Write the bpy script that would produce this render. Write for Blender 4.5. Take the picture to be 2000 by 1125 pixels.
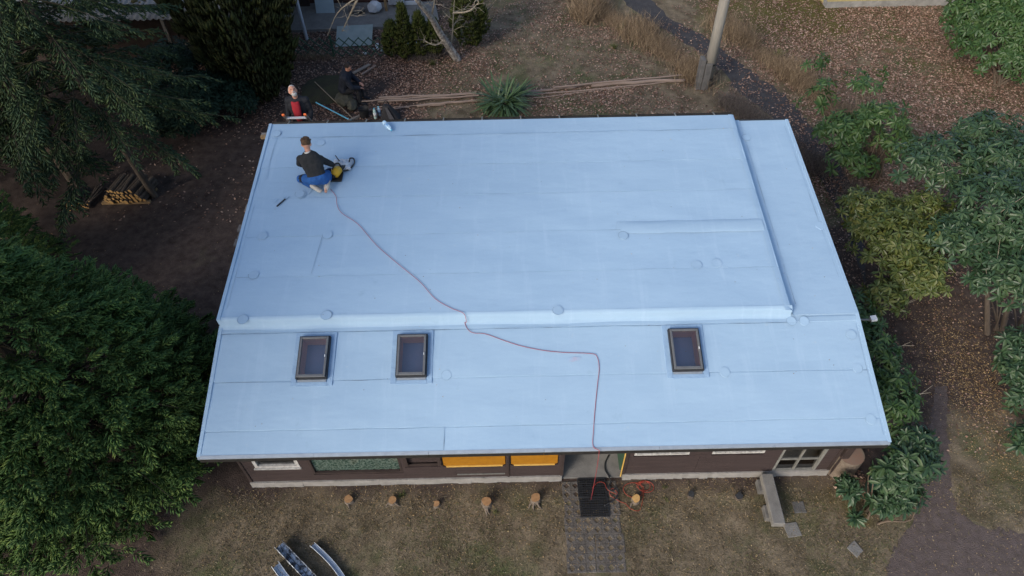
import bpy, bmesh, math, random
import numpy as np
from mathutils import Vector, Matrix
R = math.radians
for o in list(bpy.data.objects): bpy.data.objects.remove(o)
S = bpy.context.scene
C = S.collection
rng = np.random.default_rng(7); random.seed(7)

# ------------------------------------------------------------------ camera, sky, sun, exposure
cam = bpy.data.cameras.new('camera'); cam.lens = 24.02; cam.sensor_width = 36; cam.clip_end = 2000
cam_o = bpy.data.objects.new('camera', cam); C.objects.link(cam_o); S.camera = cam_o
r_ = Vector((0.99977558, -0.01661339, -0.01314483)); u_ = Vector((0.02115413, 0.7495872, 0.66156748)); f_ = Vector((0.00113769, 0.66169708, -0.74977042))
mw = Matrix((r_, u_, -f_)).transposed().to_4x4(); mw.translation = (4.6527, -4.8573, 11.2); cam_o.matrix_world = mw

SUN_EL = R(28); SUN_AZ = math.atan2(-0.66, -0.75)      # compass direction of the sun seen from the house: front, a little left
world = bpy.data.worlds.new('World'); S.world = world; world.use_nodes = True
wn = world.node_tree; bg = wn.nodes['Background']
sky = wn.nodes.new('ShaderNodeTexSky'); sky.sky_type = 'NISHITA'; sky.sun_disc = False
sky.sun_elevation = SUN_EL; sky.sun_rotation = SUN_AZ % (2*math.pi); sky.dust_density = 2.0; sky.air_density = 1.0; sky.ozone_density = 1.0
wn.links.new(sky.outputs[0], bg.inputs[0]); bg.inputs[1].default_value = 0.125
sl = bpy.data.lights.new('sun', 'SUN'); sl.energy = 1.5; sl.angle = R(20); sl.color = (1.0, 0.93, 0.83)
so = bpy.data.objects.new('sun', sl); C.objects.link(so)
sdir = Vector((math.sin(SUN_AZ)*math.cos(SUN_EL), math.cos(SUN_AZ)*math.cos(SUN_EL), math.sin(SUN_EL)))
so.rotation_euler = sdir.to_track_quat('Z', 'Y').to_euler(); so.location = (-10, -20, 25)
S.render.engine = 'CYCLES'
S.view_settings.view_transform = 'Standard'; S.view_settings.look = 'None'; S.view_settings.exposure = 0.92; S.view_settings.gamma = 1.0

# ------------------------------------------------------------------ materials
def mat(name, col, rough=.8, var=None, scale=8, detail=6, bump=0, bscale=40, spec=.3, metal=0, stretch=(1,1,1), island=None, trans=0, coat=0, contrast=.25, world_space=True):
    """base colour col, mottled towards var by noise; island = list of colours picked per loose piece"""
    m = bpy.data.materials.new(name); m.use_nodes = True; n = m.node_tree.nodes; l = m.node_tree.links
    b = n['Principled BSDF']; b.inputs['Roughness'].default_value = rough; b.inputs['Metallic'].default_value = metal
    b.inputs['Specular IOR Level'].default_value = spec
    if coat: b.inputs['Coat Weight'].default_value = coat
    out = None
    geo = n.new('ShaderNodeNewGeometry'); tc = n.new('ShaderNodeTexCoord'); mp = n.new('ShaderNodeMapping'); mp.inputs['Scale'].default_value = stretch
    l.new(geo.outputs['Position'] if world_space else tc.outputs['Object'], mp.inputs['Vector'])
    if island:
        cr = n.new('ShaderNodeValToRGB'); cr.color_ramp.interpolation = 'LINEAR'
        e = cr.color_ramp.elements
        while len(e) < len(island): e.new(.5)
        for i, c in enumerate(island): e[i].position = i/(len(island)-1); e[i].color = (*c, 1)
        l.new(geo.outputs['Random Per Island'], cr.inputs['Fac']); out = cr.outputs[0]
    if var:
        no = n.new('ShaderNodeTexNoise'); no.inputs['Scale'].default_value = scale; no.inputs['Detail'].default_value = detail; no.inputs['Roughness'].default_value = .65
        l.new(mp.outputs[0], no.inputs['Vector'])
        mr = n.new('ShaderNodeMapRange'); mr.inputs['From Min'].default_value = .5-contrast; mr.inputs['From Max'].default_value = .5+contrast
        l.new(no.outputs['Fac'], mr.inputs['Value'])
        mx = n.new('ShaderNodeMix'); mx.data_type = 'RGBA'; l.new(mr.outputs[0], mx.inputs['Factor'])
        if out: l.new(out, mx.inputs['A'])
        else: mx.inputs['A'].default_value = (*col, 1)
        mx.inputs['B'].default_value = (*var, 1); out = mx.outputs['Result']
    if out: l.new(out, b.inputs['Base Color'])
    else: b.inputs['Base Color'].default_value = (*col, 1)
    if bump:
        nb = n.new('ShaderNodeTexNoise'); nb.inputs['Scale'].default_value = bscale; nb.inputs['Detail'].default_value = 4
        l.new(mp.outputs[0], nb.inputs['Vector'])
        bp = n.new('ShaderNodeBump'); bp.inputs['Strength'].default_value = bump; bp.inputs['Distance'].default_value = .02
        l.new(nb.outputs['Fac'], bp.inputs['Height']); l.new(bp.outputs[0], b.inputs['Normal'])
    if trans:
        t = n.new('ShaderNodeBsdfTranslucent'); ms = n.new('ShaderNodeMixShader'); ms.inputs[0].default_value = trans
        if out: l.new(out, t.inputs[0])
        else: t.inputs[0].default_value = (*col, 1)
        l.new(b.outputs[0], ms.inputs[1]); l.new(t.outputs[0], ms.inputs[2]); l.new(ms.outputs[0], n['Material Output'].inputs[0])
    m.diffuse_color = (*col, 1)
    return m

def noise_mix(n, l, vec, a, b, scale, lo, hi, detail=8, rough=.65, w=0.0):
    no = n.new('ShaderNodeTexNoise'); no.inputs['Scale'].default_value = scale; no.inputs['Detail'].default_value = detail; no.inputs['Roughness'].default_value = rough
    if w: 
        no.noise_dimensions = '4D'; no.inputs['W'].default_value = w
    l.new(vec, no.inputs['Vector'])
    mr = n.new('ShaderNodeMapRange'); mr.inputs['From Min'].default_value = lo; mr.inputs['From Max'].default_value = hi; l.new(no.outputs['Fac'], mr.inputs['Value'])
    mx = n.new('ShaderNodeMix'); mx.data_type = 'RGBA'; l.new(mr.outputs[0], mx.inputs['Factor'])
    for s, v in (('A', a), ('B', b)):
        if isinstance(v, tuple): mx.inputs[s].default_value = (*v, 1)
        else: l.new(v, mx.inputs[s])
    return mx.outputs['Result'], no

def ground_mat():
    """soil, moss, dry and green grass; ground cover zones follow the garden's plan (dirt under the trees, lawn in front, litter behind)"""
    m = bpy.data.materials.new('garden_ground'); m.use_nodes = True; n = m.node_tree.nodes; l = m.node_tree.links; b = n['Principled BSDF']
    b.inputs['Roughness'].default_value = .95; b.inputs['Specular IOR Level'].default_value = .1
    geo = n.new('ShaderNodeNewGeometry'); v = geo.outputs['Position']
    at = n.new('ShaderNodeAttribute'); at.attribute_name = 'lawn'
    at2 = n.new('ShaderNodeAttribute'); at2.attribute_name = 'moss'
    soil, _ = noise_mix(n, l, v, (.036,.026,.022), (.100,.075,.065), 5.0, .3, .72)
    soil, _ = noise_mix(n, l, v, soil, (.10,.080,.070), 70, .58, .75, 3)
    lawn, _ = noise_mix(n, l, v, (.085,.068,.046), (.215,.172,.120), 2.2, .36, .66)
    lawn, _ = noise_mix(n, l, v, lawn, (.066,.085,.034), .9, .50, .68, w=3.)
    lawn, _ = noise_mix(n, l, v, lawn, (.26,.215,.150), 55, .56, .76, 4)
    lawn, _ = noise_mix(n, l, v, lawn, (.050,.038,.028), 3.4, .60, .78, w=5.)
    moss, _ = noise_mix(n, l, v, (.075,.072,.016), (.125,.108,.045), 9, .35, .65)
    def fac(att, sc, w):
        no = n.new('ShaderNodeTexNoise'); no.noise_dimensions = '4D'; no.inputs['W'].default_value = w; no.inputs['Scale'].default_value = sc; no.inputs['Detail'].default_value = 7
        l.new(v, no.inputs['Vector'])
        a = n.new('ShaderNodeMath'); a.operation = 'MULTIPLY_ADD'; a.inputs[1].default_value = 1.3; a.inputs[2].default_value = -.65; l.new(no.outputs['Fac'], a.inputs[0])
        s = n.new('ShaderNodeMath'); s.operation = 'ADD'; l.new(a.outputs[0], s.inputs[0]); l.new(att.outputs['Fac'], s.inputs[1])
        mr = n.new('ShaderNodeMapRange'); mr.inputs['From Min'].default_value = .3; mr.inputs['From Max'].default_value = .7; l.new(s.outputs[0], mr.inputs['Value']); return mr.outputs[0]
    x1 = n.new('ShaderNodeMix'); x1.data_type = 'RGBA'; l.new(fac(at, 1.1, 1.), x1.inputs['Factor']); l.new(soil, x1.inputs['A']); l.new(lawn, x1.inputs['B'])
    x2 = n.new('ShaderNodeMix'); x2.data_type = 'RGBA'; l.new(fac(at2, 1.6, 2.), x2.inputs['Factor']); l.new(x1.outputs['Result'], x2.inputs['A']); l.new(moss, x2.inputs['B'])
    l.new(x2.outputs['Result'], b.inputs['Base Color'])
    nb = n.new('ShaderNodeTexNoise'); nb.inputs['Scale'].default_value = 45; nb.inputs['Detail'].default_value = 5; l.new(v, nb.inputs['Vector'])
    bp = n.new('ShaderNodeBump'); bp.inputs['Strength'].default_value = .5; bp.inputs['Distance'].default_value = .03; l.new(nb.outputs['Fac'], bp.inputs['Height']); l.new(bp.outputs[0], b.inputs['Normal'])
    return m

def roof_mat():
    m = bpy.data.materials.new('roofing_membrane'); m.use_nodes = True; n = m.node_tree.nodes; l = m.node_tree.links; b = n['Principled BSDF']
    geo = n.new('ShaderNodeNewGeometry'); v = geo.outputs['Position']
    mp = n.new('ShaderNodeMapping'); mp.inputs['Scale'].default_value = (.5, 1.0, 1.0); l.new(v, mp.inputs['Vector'])
    mp2 = n.new('ShaderNodeMapping'); mp2.inputs['Scale'].default_value = (4.0, .35, .35); l.new(v, mp2.inputs['Vector'])
    c, _ = noise_mix(n, l, mp.outputs[0], (.268,.390,.525), (.298,.425,.560), 1.1, .35, .68)
    c, _ = noise_mix(n, l, mp2.outputs[0], c, (.322,.446,.578), 1.7, .55, .80, 5)
    c, _ = noise_mix(n, l, v, c, (.215,.330,.465), 260, .58, .78, 2)
    c, _ = noise_mix(n, l, v, c, (.215,.320,.430), 3.0, .60, .86, 9, .75, w=4.)
    c, _ = noise_mix(n, l, v, c, (.325,.425,.520), 9.0, .64, .80, 6, .6, w=7.)
    oi = n.new('ShaderNodeObjectInfo'); hs = n.new('ShaderNodeHueSaturation'); mv = n.new('ShaderNodeMapRange'); mv.inputs['To Min'].default_value = .955; mv.inputs['To Max'].default_value = 1.04; l.new(oi.outputs['Random'], mv.inputs['Value']); l.new(mv.outputs[0], hs.inputs['Value']); l.new(c, hs.inputs['Color']); c = hs.outputs[0]
    l.new(c, b.inputs['Base Color']); b.inputs['Roughness'].default_value = .72; b.inputs['Specular IOR Level'].default_value = .35
    n1 = n.new('ShaderNodeTexNoise'); n1.inputs['Scale'].default_value = 2.6; n1.inputs['Detail'].default_value = 3; l.new(mp.outputs[0], n1.inputs['Vector'])
    b1 = n.new('ShaderNodeBump'); b1.inputs['Strength'].default_value = .35; b1.inputs['Distance'].default_value = .05; l.new(n1.outputs['Fac'], b1.inputs['Height'])
    n2 = n.new('ShaderNodeTexNoise'); n2.inputs['Scale'].default_value = 220; l.new(v, n2.inputs['Vector'])
    b2 = n.new('ShaderNodeBump'); b2.inputs['Strength'].default_value = .25; b2.inputs['Distance'].default_value = .004; l.new(n2.outputs['Fac'], b2.inputs['Height']); l.new(b1.outputs[0], b2.inputs['Normal'])
    l.new(b2.outputs[0], b.inputs['Normal'])
    return m

def glass_mat(name, tint, rough=.03, alpha=.35):
    """thin window glass: mostly clear, mirrors the sky"""
    m = bpy.data.materials.new(name); m.use_nodes = True; n = m.node_tree.nodes; l = m.node_tree.links
    t = n.new('ShaderNodeBsdfTransparent'); t.inputs[0].default_value = (*tint, 1)
    g = n.new('ShaderNodeBsdfGlossy'); g.inputs['Roughness'].default_value = rough
    fr = n.new('ShaderNodeFresnel'); fr.inputs[0].default_value = 1.55
    mr = n.new('ShaderNodeMath'); mr.operation = 'ADD'; mr.inputs[1].default_value = alpha; l.new(fr.outputs[0], mr.inputs[0])
    ms = n.new('ShaderNodeMixShader'); l.new(mr.outputs[0], ms.inputs[0]); l.new(t.outputs[0], ms.inputs[1]); l.new(g.outputs[0], ms.inputs[2])
    l.new(ms.outputs[0], n['Material Output'].inputs[0]); return m

def ring_mat(name, a, b_, bark=False):
    """cut wood end: growth rings about the object's own axis"""
    m = bpy.data.materials.new(name); m.use_nodes = True; n = m.node_tree.nodes; l = m.node_tree.links; b = n['Principled BSDF']
    tc = n.new('ShaderNodeTexCoord'); w = n.new('ShaderNodeTexWave'); w.wave_type = 'RINGS'; w.rings_direction = 'Z'; w.inputs['Scale'].default_value = 22; w.inputs['Distortion'].default_value = 2.5
    l.new(tc.outputs['Object'], w.inputs['Vector'])
    mx, _ = noise_mix(n, l, tc.outputs['Object'], a, b_, 14, .3, .7)
    x = n.new('ShaderNodeMix'); x.data_type = 'RGBA'; x.inputs['B'].default_value = (b_[0]*.6, b_[1]*.6, b_[2]*.6, 1)
    k = n.new('ShaderNodeMath'); k.operation = 'MULTIPLY'; k.inputs[1].default_value = .35; l.new(w.outputs['Fac'], k.inputs[0]); l.new(k.outputs[0], x.inputs['Factor'])
    l.new(mx, x.inputs['A']); l.new(x.outputs['Result'], b.inputs['Base Color']); b.inputs['Roughness'].default_value = .85
    return m

def corner_seam_mat():
    """weld bleed along a seam: dark bitumen, broken where it was pressed clean"""
    m = bpy.data.materials.new('seam_bleed'); m.use_nodes = True; n = m.node_tree.nodes; l = m.node_tree.links; b = n['Principled BSDF']
    geo = n.new('ShaderNodeNewGeometry')
    c, _ = noise_mix(n, l, geo.outputs['Position'], (.25,.375,.52), (.07,.09,.12), 1.6, .46, .76, 6)
    l.new(c, b.inputs['Base Color']); b.inputs['Roughness'].default_value = .7
    return m

MT = {}
MT['ground'] = ground_mat(); MT['roof'] = roof_mat(); MT['seam'] = corner_seam_mat()
MT['dirt_path'] = mat('gravel_path', (.072,.056,.051), .95, (.135,.108,.100), 7, 9, .8, 60, .1)
MT['asphalt_path'] = mat('old_asphalt', (.040,.039,.043), .95, (.075,.072,.075), 5, 9, .8, 70, .1)
MT['plinth'] = mat('plinth_render', (.17,.16,.15), .9, (.29,.28,.27), 7, 8, .5, 50)
MT['concrete'] = mat('concrete', (.125,.12,.115), .92, (.22,.213,.20), 5, 9, .5, 60)
MT['dark_concrete'] = mat('weathered_concrete', (.075,.072,.070), .92, (.16,.155,.15), 6, 9, .6, 60)
MT['board'] = mat('brown_stained_board', (.024,.016,.016), .75, (.060,.044,.043), 7, 9, .5, 30, .25, stretch=(.30,2,10), contrast=.33)
MT['board_dark'] = mat('dark_brown_trim', (.022,.015,.014), .75, (.045,.032,.030), 6, 6, .4, 30)
MT['white_paint'] = mat('flaking_white_paint', (.50,.50,.49), .6, (.25,.24,.23), 22, 8, .2, 40, contrast=.18)
MT['grey_paint'] = mat('grey_weathered_paint', (.12,.12,.11), .7, (.21,.21,.195), 14, 7, .3, 40)
MT['drip'] = mat('zinc_drip_edge', (.33,.38,.44), .55, (.24,.28,.33), 7, 6, .1, 30, .5, .35)
MT['black'] = mat('black_metal', (.012,.012,.013), .5, (.03,.028,.026), 8)
MT['amber'] = mat('amber_painted_board', (.34,.150,.008), .55, (.24,.10,.008), 9, 8, .15, 40, .4)
MT['amber_edge'] = mat('amber_edge', (.62,.42,.13), .6, (.5,.30,.06), 12)
MT['skyframe'] = mat('skylight_frame', (.10,.104,.11), .45, (.14,.145,.15), 12, 4, 0, 1, .5, .2)
MT['skydark'] = mat('skylight_flashing', (.018,.019,.022), .5, (.035,.036,.04), 9)
MT['shaft'] = mat('red_pine_lining', (.88,.55,.44), .6, (.80,.47,.36), 6, 5, 0, 1, .3, stretch=(8,1,1))
MT['room'] = mat('room_floor', (.05,.055,.075), .8, (.10,.07,.09), 3, 6)
MT['glass'] = glass_mat('window_glass', (.90,.92,.94), .02, .03); MT['skyglass'] = glass_mat('skylight_glass', (1.0,1.0,1.0), .05, .09)
MT['glass_dusty'] = glass_mat('dusty_glass', (.50,.54,.52), .12, .12)
MT['dark_sheet'] = mat('painted_interior_dark', (.06,.062,.06), .9, (.12,.12,.115), 5)  # darkness of the unlit rooms, put into the colour of the backing sheets
MT['curtain'] = mat('green_dotted_curtain', (.06,.15,.11), .8, (.42,.52,.44), 26, 2, 0, 1, .2, contrast=.09, stretch=(1,1,1.0))
MT['red_cable'] = mat('red_cable', (.30,.045,.055), .5)
MT['orange_cable'] = mat('orange_cable', (.30,.045,.028), .5)
MT['rubber'] = mat('black_rubber', (.013,.014,.017), .6, (.03,.032,.036), 20, 4, 0, 1, .4)
MT['stump_top'] = ring_mat('fresh_cut_wood', (.33,.195,.095), (.20,.105,.045))
MT['log_end'] = ring_mat('cut_log_end', (.52,.34,.13), (.36,.20,.07))
MT['grey_end'] = ring_mat('weathered_log_end', (.17,.13,.10), (.21,.12,.085))
MT['bark'] = mat('bark', (.055,.042,.032), .95, (.11,.088,.072), 12, 8, 1, 30, stretch=(1,1,.3))
MT['birch'] = mat('blotched_pale_bark', (.10,.085,.075), .9, (.42,.39,.36), 9, 8, .8, 30, contrast=.15)
MT['roof_old'] = mat('pressed_flashing', (.195,.30,.45), .65, (.255,.38,.53), 5, 6, .6, 14)
MT['well'] = mat('painted_room_dimness', (.20,.27,.40), .6, (.27,.29,.40), 4, 5)  # blue of the dim room and mirrored sky, put into a panel colour
MT['bough'] = mat('dark_bough', (.022,.022,.014), .95, (.04,.035,.025), 9)
MT['stem'] = mat('brown_stem', (.075,.056,.042), .9, (.145,.110,.082), 9, 6, .5, 30)
MT['stump_bark'] = mat('stump_bark', (.10,.078,.060), .95, (.19,.155,.125), 14, 8, .8, 30)
MT['paver'] = mat('grass_paver_concrete', (.072,.064,.058), .95, (.15,.138,.128), 5, 9, .8, 60, .1)
MT['bark_light'] = mat('pale_bark', (.16,.13,.105), .95, (.30,.26,.22), 9, 8, .8, 30)
MT['branch'] = mat('pale_branch', (.20,.17,.13), .9, (.33,.29,.23), 9)
MT['pole_wood'] = mat('cut_pole_wood', (.145,.105,.085), .9, (.27,.21,.175), 5, 8, .5, 30, island=[(.14,.10,.08),(.22,.16,.13),(.30,.25,.21)], contrast=.4)
MT['spruce'] = mat('spruce_needles', (.02,.05,.015), .6, (.060,.105,.028), 1.1, 3, 0, 1, .25, island=[(.0238,.0653,.0238),(.0446,.1114,.0297),(.0713,.1485,.0356),(.1114,.1930,.0446),(.2079,.2747,.0668)], trans=.12, contrast=.35)
MT['fir'] = mat('hemlock_needles', (.016,.035,.016), .65, (.020,.042,.018), 1.1, 3, 0, 1, .3, island=[(.0153,.0382,.0229),(.0281,.0587,.0281),(.0459,.0790,.0281),(.0956,.1211,.0382)], trans=.12)
MT['cypress'] = mat('cypress_foliage', (.022,.032,.010), .7, (.040,.034,.013), 1.5, 4, 0, 1, .2, island=[(.0240,.0390,.0150),(.0480,.0660,.0180),(.0825,.0990,.0270)], trans=.1)
MT['thuja'] = mat('thuja_foliage', (.04,.06,.012), .7, (.05,.055,.012), 2.5, 4, 0, 1, .2, island=[(.0300,.0504,.0144),(.0600,.0864,.0192),(.1020,.1176,.0264)], trans=.1)
MT['rhodo'] = mat('rhododendron_leaf', (.03,.07,.02), .45, (.040,.085,.025), 1.2, 3, 0, 1, .35, island=[(.0133,.0365,.0146),(.0225,.0530,.0173),(.0365,.0729,.0199),(.0597,.0928,.0213)], trans=.12, contrast=.35)
MT['rhodo_yellow'] = mat('olive_rhododendron_leaf', (.05,.08,.02), .45, (.060,.080,.020), 1.2, 3, 0, 1, .35, island=[(.0306,.0561,.0170),(.0527,.0808,.0204),(.0850,.1105,.0238),(.1360,.1318,.0298)], trans=.12)
MT['rhodo_dark'] = mat('blue_green_rhododendron_leaf', (.02,.055,.03), .42, (.032,.066,.032), 1.2, 3, 0, 1, .35, island=[(.0134,.0332,.0174),(.0238,.0523,.0238),(.0356,.0697,.0301),(.0594,.0950,.0356)], trans=.1)
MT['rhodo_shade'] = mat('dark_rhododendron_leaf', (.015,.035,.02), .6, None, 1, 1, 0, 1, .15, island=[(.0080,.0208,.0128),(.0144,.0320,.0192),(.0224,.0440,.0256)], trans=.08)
MT['litter'] = mat('fallen_leaf', (.2,.12,.08), .85, None, 1, 1, 0, 1, .15, island=[(.0672,.0381,.0269),(.1400,.0806,.0582),(.2128,.1288,.0963),(.2912,.1904,.1456),(.4144,.3024,.2408)])
MT['chips'] = mat('wood_chips', (.25,.17,.08), .9, None, 1, 1, 0, 1, .15, island=[(.10,.06,.03),(.20,.13,.06),(.32,.22,.11),(.44,.33,.19)])
MT['grass'] = mat('short_grass', (.08,.08,.03), .8, (.085,.062,.040), 1.3, 5, 0, 1, .15, island=[(.0624,.0572,.0312),(.1040,.1092,.0442),(.1690,.1456,.0832),(.2730,.2236,.1495),(.4420,.3770,.2795)], contrast=.3)
MT['green_grass'] = mat('green_grass_tuft', (.06,.10,.03), .7, None, 1, 1, 0, 1, .2, island=[(.0400,.0680,.0200),(.0720,.0960,.0280),(.1120,.1120,.0400)])
MT['twig'] = mat('bare_hedge_twig', (.1,.075,.05), .9, None, 1, 1, 0, 1, .15, island=[(.1006,.0719,.0517),(.1869,.1323,.0862),(.2875,.2156,.1409),(.4169,.3162,.2084)])
MT['twig_grey'] = mat('grey_hedge_twig', (.08,.07,.065), .9, None, 1, 1, 0, 1, .15, island=[(.0780,.0624,.0576),(.1320,.1104,.0984),(.2040,.1740,.1560)])
MT['yucca'] = mat('yucca_leaf', (.035,.07,.03), .45, None, 1, 1, 0, 1, .4, island=[(.022,.055,.026),(.040,.085,.035),(.075,.125,.05),(.12,.15,.075)], trans=.08)
MT['corrugated'] = mat('fibre_cement', (.17,.17,.165), .92, (.27,.265,.26), 2.4, 9, .6, 40)
MT['moss'] = mat('moss_clump', (.085,.070,.022), .95, (.045,.045,.014), 12, 6, .8, 50)
MT['fence_green'] = mat('green_lattice_wood', (.022,.060,.038), .7, (.040,.085,.055), 8, 6, .3, 30)
MT['wire'] = mat('dark_wire', (.03,.035,.032), .6)
MT['wood_grey'] = mat('grey_plank', (.15,.13,.115), .9, (.26,.235,.21), 7, 7, .4, 30, stretch=(1,4,4))
MT['wood_tan'] = mat('tan_plank', (.28,.19,.10), .8, (.20,.13,.065), 7, 7, .4, 30)
MT['sheet'] = mat('grey_green_board', (.20,.245,.235), .75, (.28,.32,.31), 4, 6, .1, 20)
MT['sheet_blue'] = mat('pale_blue_sheet', (.33,.40,.44), .6, (.25,.31,.34), 3, 6)
MT['brown_wall'] = mat('brown_house_wall', (.055,.026,.020), .8, (.085,.045,.034), 6, 6, .4, 30, stretch=(1,1,6))
MT['yellow_wall'] = mat('ochre_render', (.42,.34,.13), .9, (.30,.25,.12), 2.5, 9, .3, 60)
MT['grey_wall'] = mat('splashed_base_render', (.30,.29,.27), .9, (.16,.155,.145), 4, 9, .4, 60)
MT['utility'] = mat('weathered_pole', (.30,.28,.245), .85, (.20,.185,.16), 6, 8, .4, 30, stretch=(6,6,.4))
MT['alu'] = mat('aluminium', (.62,.68,.76), .35, (.45,.50,.58), 9, 5, 0, 1, .6, .35)
MT['zinc_dirty'] = mat('dirty_zinc', (.55,.61,.70), .4, (.06,.06,.065), 13, 5, 0, 1, .6, .3, contrast=.07)
MT['orange_plastic'] = mat('orange_plastic', (.75,.16,.04), .5)
MT['rail_grey'] = mat('dull_rail', (.13,.135,.14), .5, (.20,.205,.21), 12)
MT['step'] = mat('light_step', (.62,.62,.62), .5, (.45,.45,.46), 20)
MT['blue_pole'] = mat('light_blue_pole', (.16,.50,.68), .45)
MT['handle'] = mat('wood_handle', (.30,.25,.19), .8, (.22,.18,.14), 9)
MT['bottle'] = mat('clear_blue_plastic', (.36,.55,.70), .15, (.50,.66,.78), 30, 2, 0, 1, .6)
MT['bottle_label'] = mat('bottle_label', (.10,.28,.55), .4, (.45,.6,.75), 40, 1, contrast=.05)
MT['bottle_green'] = mat('clear_green_plastic', (.28,.48,.45), .15, (.50,.62,.62), 30, 2, 0, 1, .6)
MT['skin'] = mat('skin', (.50,.27,.19), .55, (.42,.20,.14), 30, 3, 0, 1, .35)
MT['sweater'] = mat('charcoal_jumper', (.022,.024,.026), .95, (.036,.037,.040), 9, 3, 1.0, 16, .1)
MT['blue_trousers'] = mat('blue_work_trousers', (.030,.115,.34), .85, (.020,.070,.22), 9, 4, 1.0, 18, .15)
MT['dark_panel'] = mat('dark_knee_patch', (.012,.014,.022), .85)
MT['shoe'] = mat('pale_sole', (.48,.45,.40), .8, (.36,.33,.29), 40)
MT['hair_brown'] = mat('brown_hair', (.050,.028,.016), .8, (.12,.070,.040), 28, 4, .8, 120)
MT['hair_white'] = mat('white_hair', (.52,.50,.47), .7, (.36,.34,.32), 50, 4, .6, 120)
MT['hair_dark'] = mat('dark_hair', (.016,.012,.012), .7, (.035,.028,.026), 50, 4, .8, 120)
MT['collar'] = mat('pale_collar', (.52,.50,.47), .9)
MT['jacket'] = mat('black_jacket', (.012,.013,.017), .8, (.022,.023,.028), 12, 4, 1.0, 14, .2)
MT['navy'] = mat('dark_navy_jacket', (.014,.017,.026), .85, (.024,.028,.040), 12, 4, 1.0, 14, .2)
MT['red_shirt'] = mat('red_shirt', (.33,.020,.030), .85, (.26,.014,.022), 14, 4, .4, 40)
MT['dark_trousers'] = mat('dark_trousers', (.014,.014,.016), .9, (.025,.025,.028), 14)
MT['eye'] = mat('eye_dark', (.02,.015,.012), .3)
MT['lips'] = mat('lips', (.33,.12,.10), .5)
MT['yellow_tool'] = mat('yellow_plastic', (.62,.36,.02), .4, (.50,.27,.02), 12)
MT['paper'] = mat('crumpled_white_bag', (.55,.58,.62), .7, (.40,.43,.48), 16, 4, .8, 30)
MT['green_barrel'] = mat('dark_green_barrel', (.010,.045,.038), .5, (.016,.06,.05), 6)
MT['bag'] = mat('black_bag', (.014,.014,.017), .7, (.028,.028,.032), 9, 5, .6, 20)
MT['bag_grey'] = mat('bag_grey_flap', (.055,.055,.065), .7)
MT['white_plastic'] = mat('white_plastic', (.62,.64,.66), .5)
MT['stone'] = mat('mossy_stone', (.085,.082,.072), .95, (.045,.048,.030), 5, 8, .8, 20)
MT['tarp_dark'] = mat('dark_soil_bank', (.030,.026,.020), .95, (.045,.048,.022), 4, 8, .8, 30)
MT['red_smudge'] = mat('red_chalk_smudge', (.33,.34,.45), .8, (.28,.40,.54), 9, 4, contrast=.12)

# ------------------------------------------------------------------ mesh helpers
WL = {}                                                  # world location of every object made here
def place(me, name, V, parent, origin=None):
    """link a mesh whose vertices V are in world coordinates; its origin goes to the middle of its base"""
    V = np.asarray(V, dtype=float)
    if origin is None:
        lo, hi = V.min(0), V.max(0); origin = np.array([(lo[0]+hi[0])/2, (lo[1]+hi[1])/2, lo[2]])
    origin = np.asarray(origin, dtype=float)
    me.vertices.foreach_set('co', (V-origin).astype(np.float32).ravel())
    o = bpy.data.objects.new(name, me); C.objects.link(o)
    if parent is not None:
        o.parent = parent; o.location = Vector(origin - WL[parent.name])
    else: o.location = Vector(origin)
    WL[o.name] = origin
    return o
def np_mesh(name, V, faces, mats, parent=None, mi=None, smooth=False, origin=None):
    """faces: one (N,k) array or a list of them; mi: material index per face (same order)"""
    if not isinstance(faces, list): faces = [faces]
    V = np.asarray(V, dtype=float)
    me = bpy.data.meshes.new(name)
    nl = sum(f.size for f in faces); nf = sum(len(f) for f in faces)
    me.vertices.add(len(V)); me.loops.add(nl); me.polygons.add(nf)
    me.loops.foreach_set('vertex_index', np.concatenate([f.ravel() for f in faces]).astype(np.int32))
    tot = np.concatenate([np.full(len(f), f.shape[1]) for f in faces]); st = np.concatenate([[0], np.cumsum(tot)[:-1]])
    me.polygons.foreach_set('loop_start', st.astype(np.int32)); me.polygons.foreach_set('loop_total', tot.astype(np.int32))
    if not isinstance(mats, (list, tuple)): mats = [mats]
    for m in mats: me.materials.append(MT[m] if isinstance(m, str) else m)
    if mi is not None: me.polygons.foreach_set('material_index', np.asarray(mi, dtype=np.int32))
    if smooth: me.polygons.foreach_set('use_smooth', np.ones(nf, dtype=bool))
    o = place(me, name, V, parent, origin); me.update(calc_edges=True); me.validate(); return o
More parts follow.
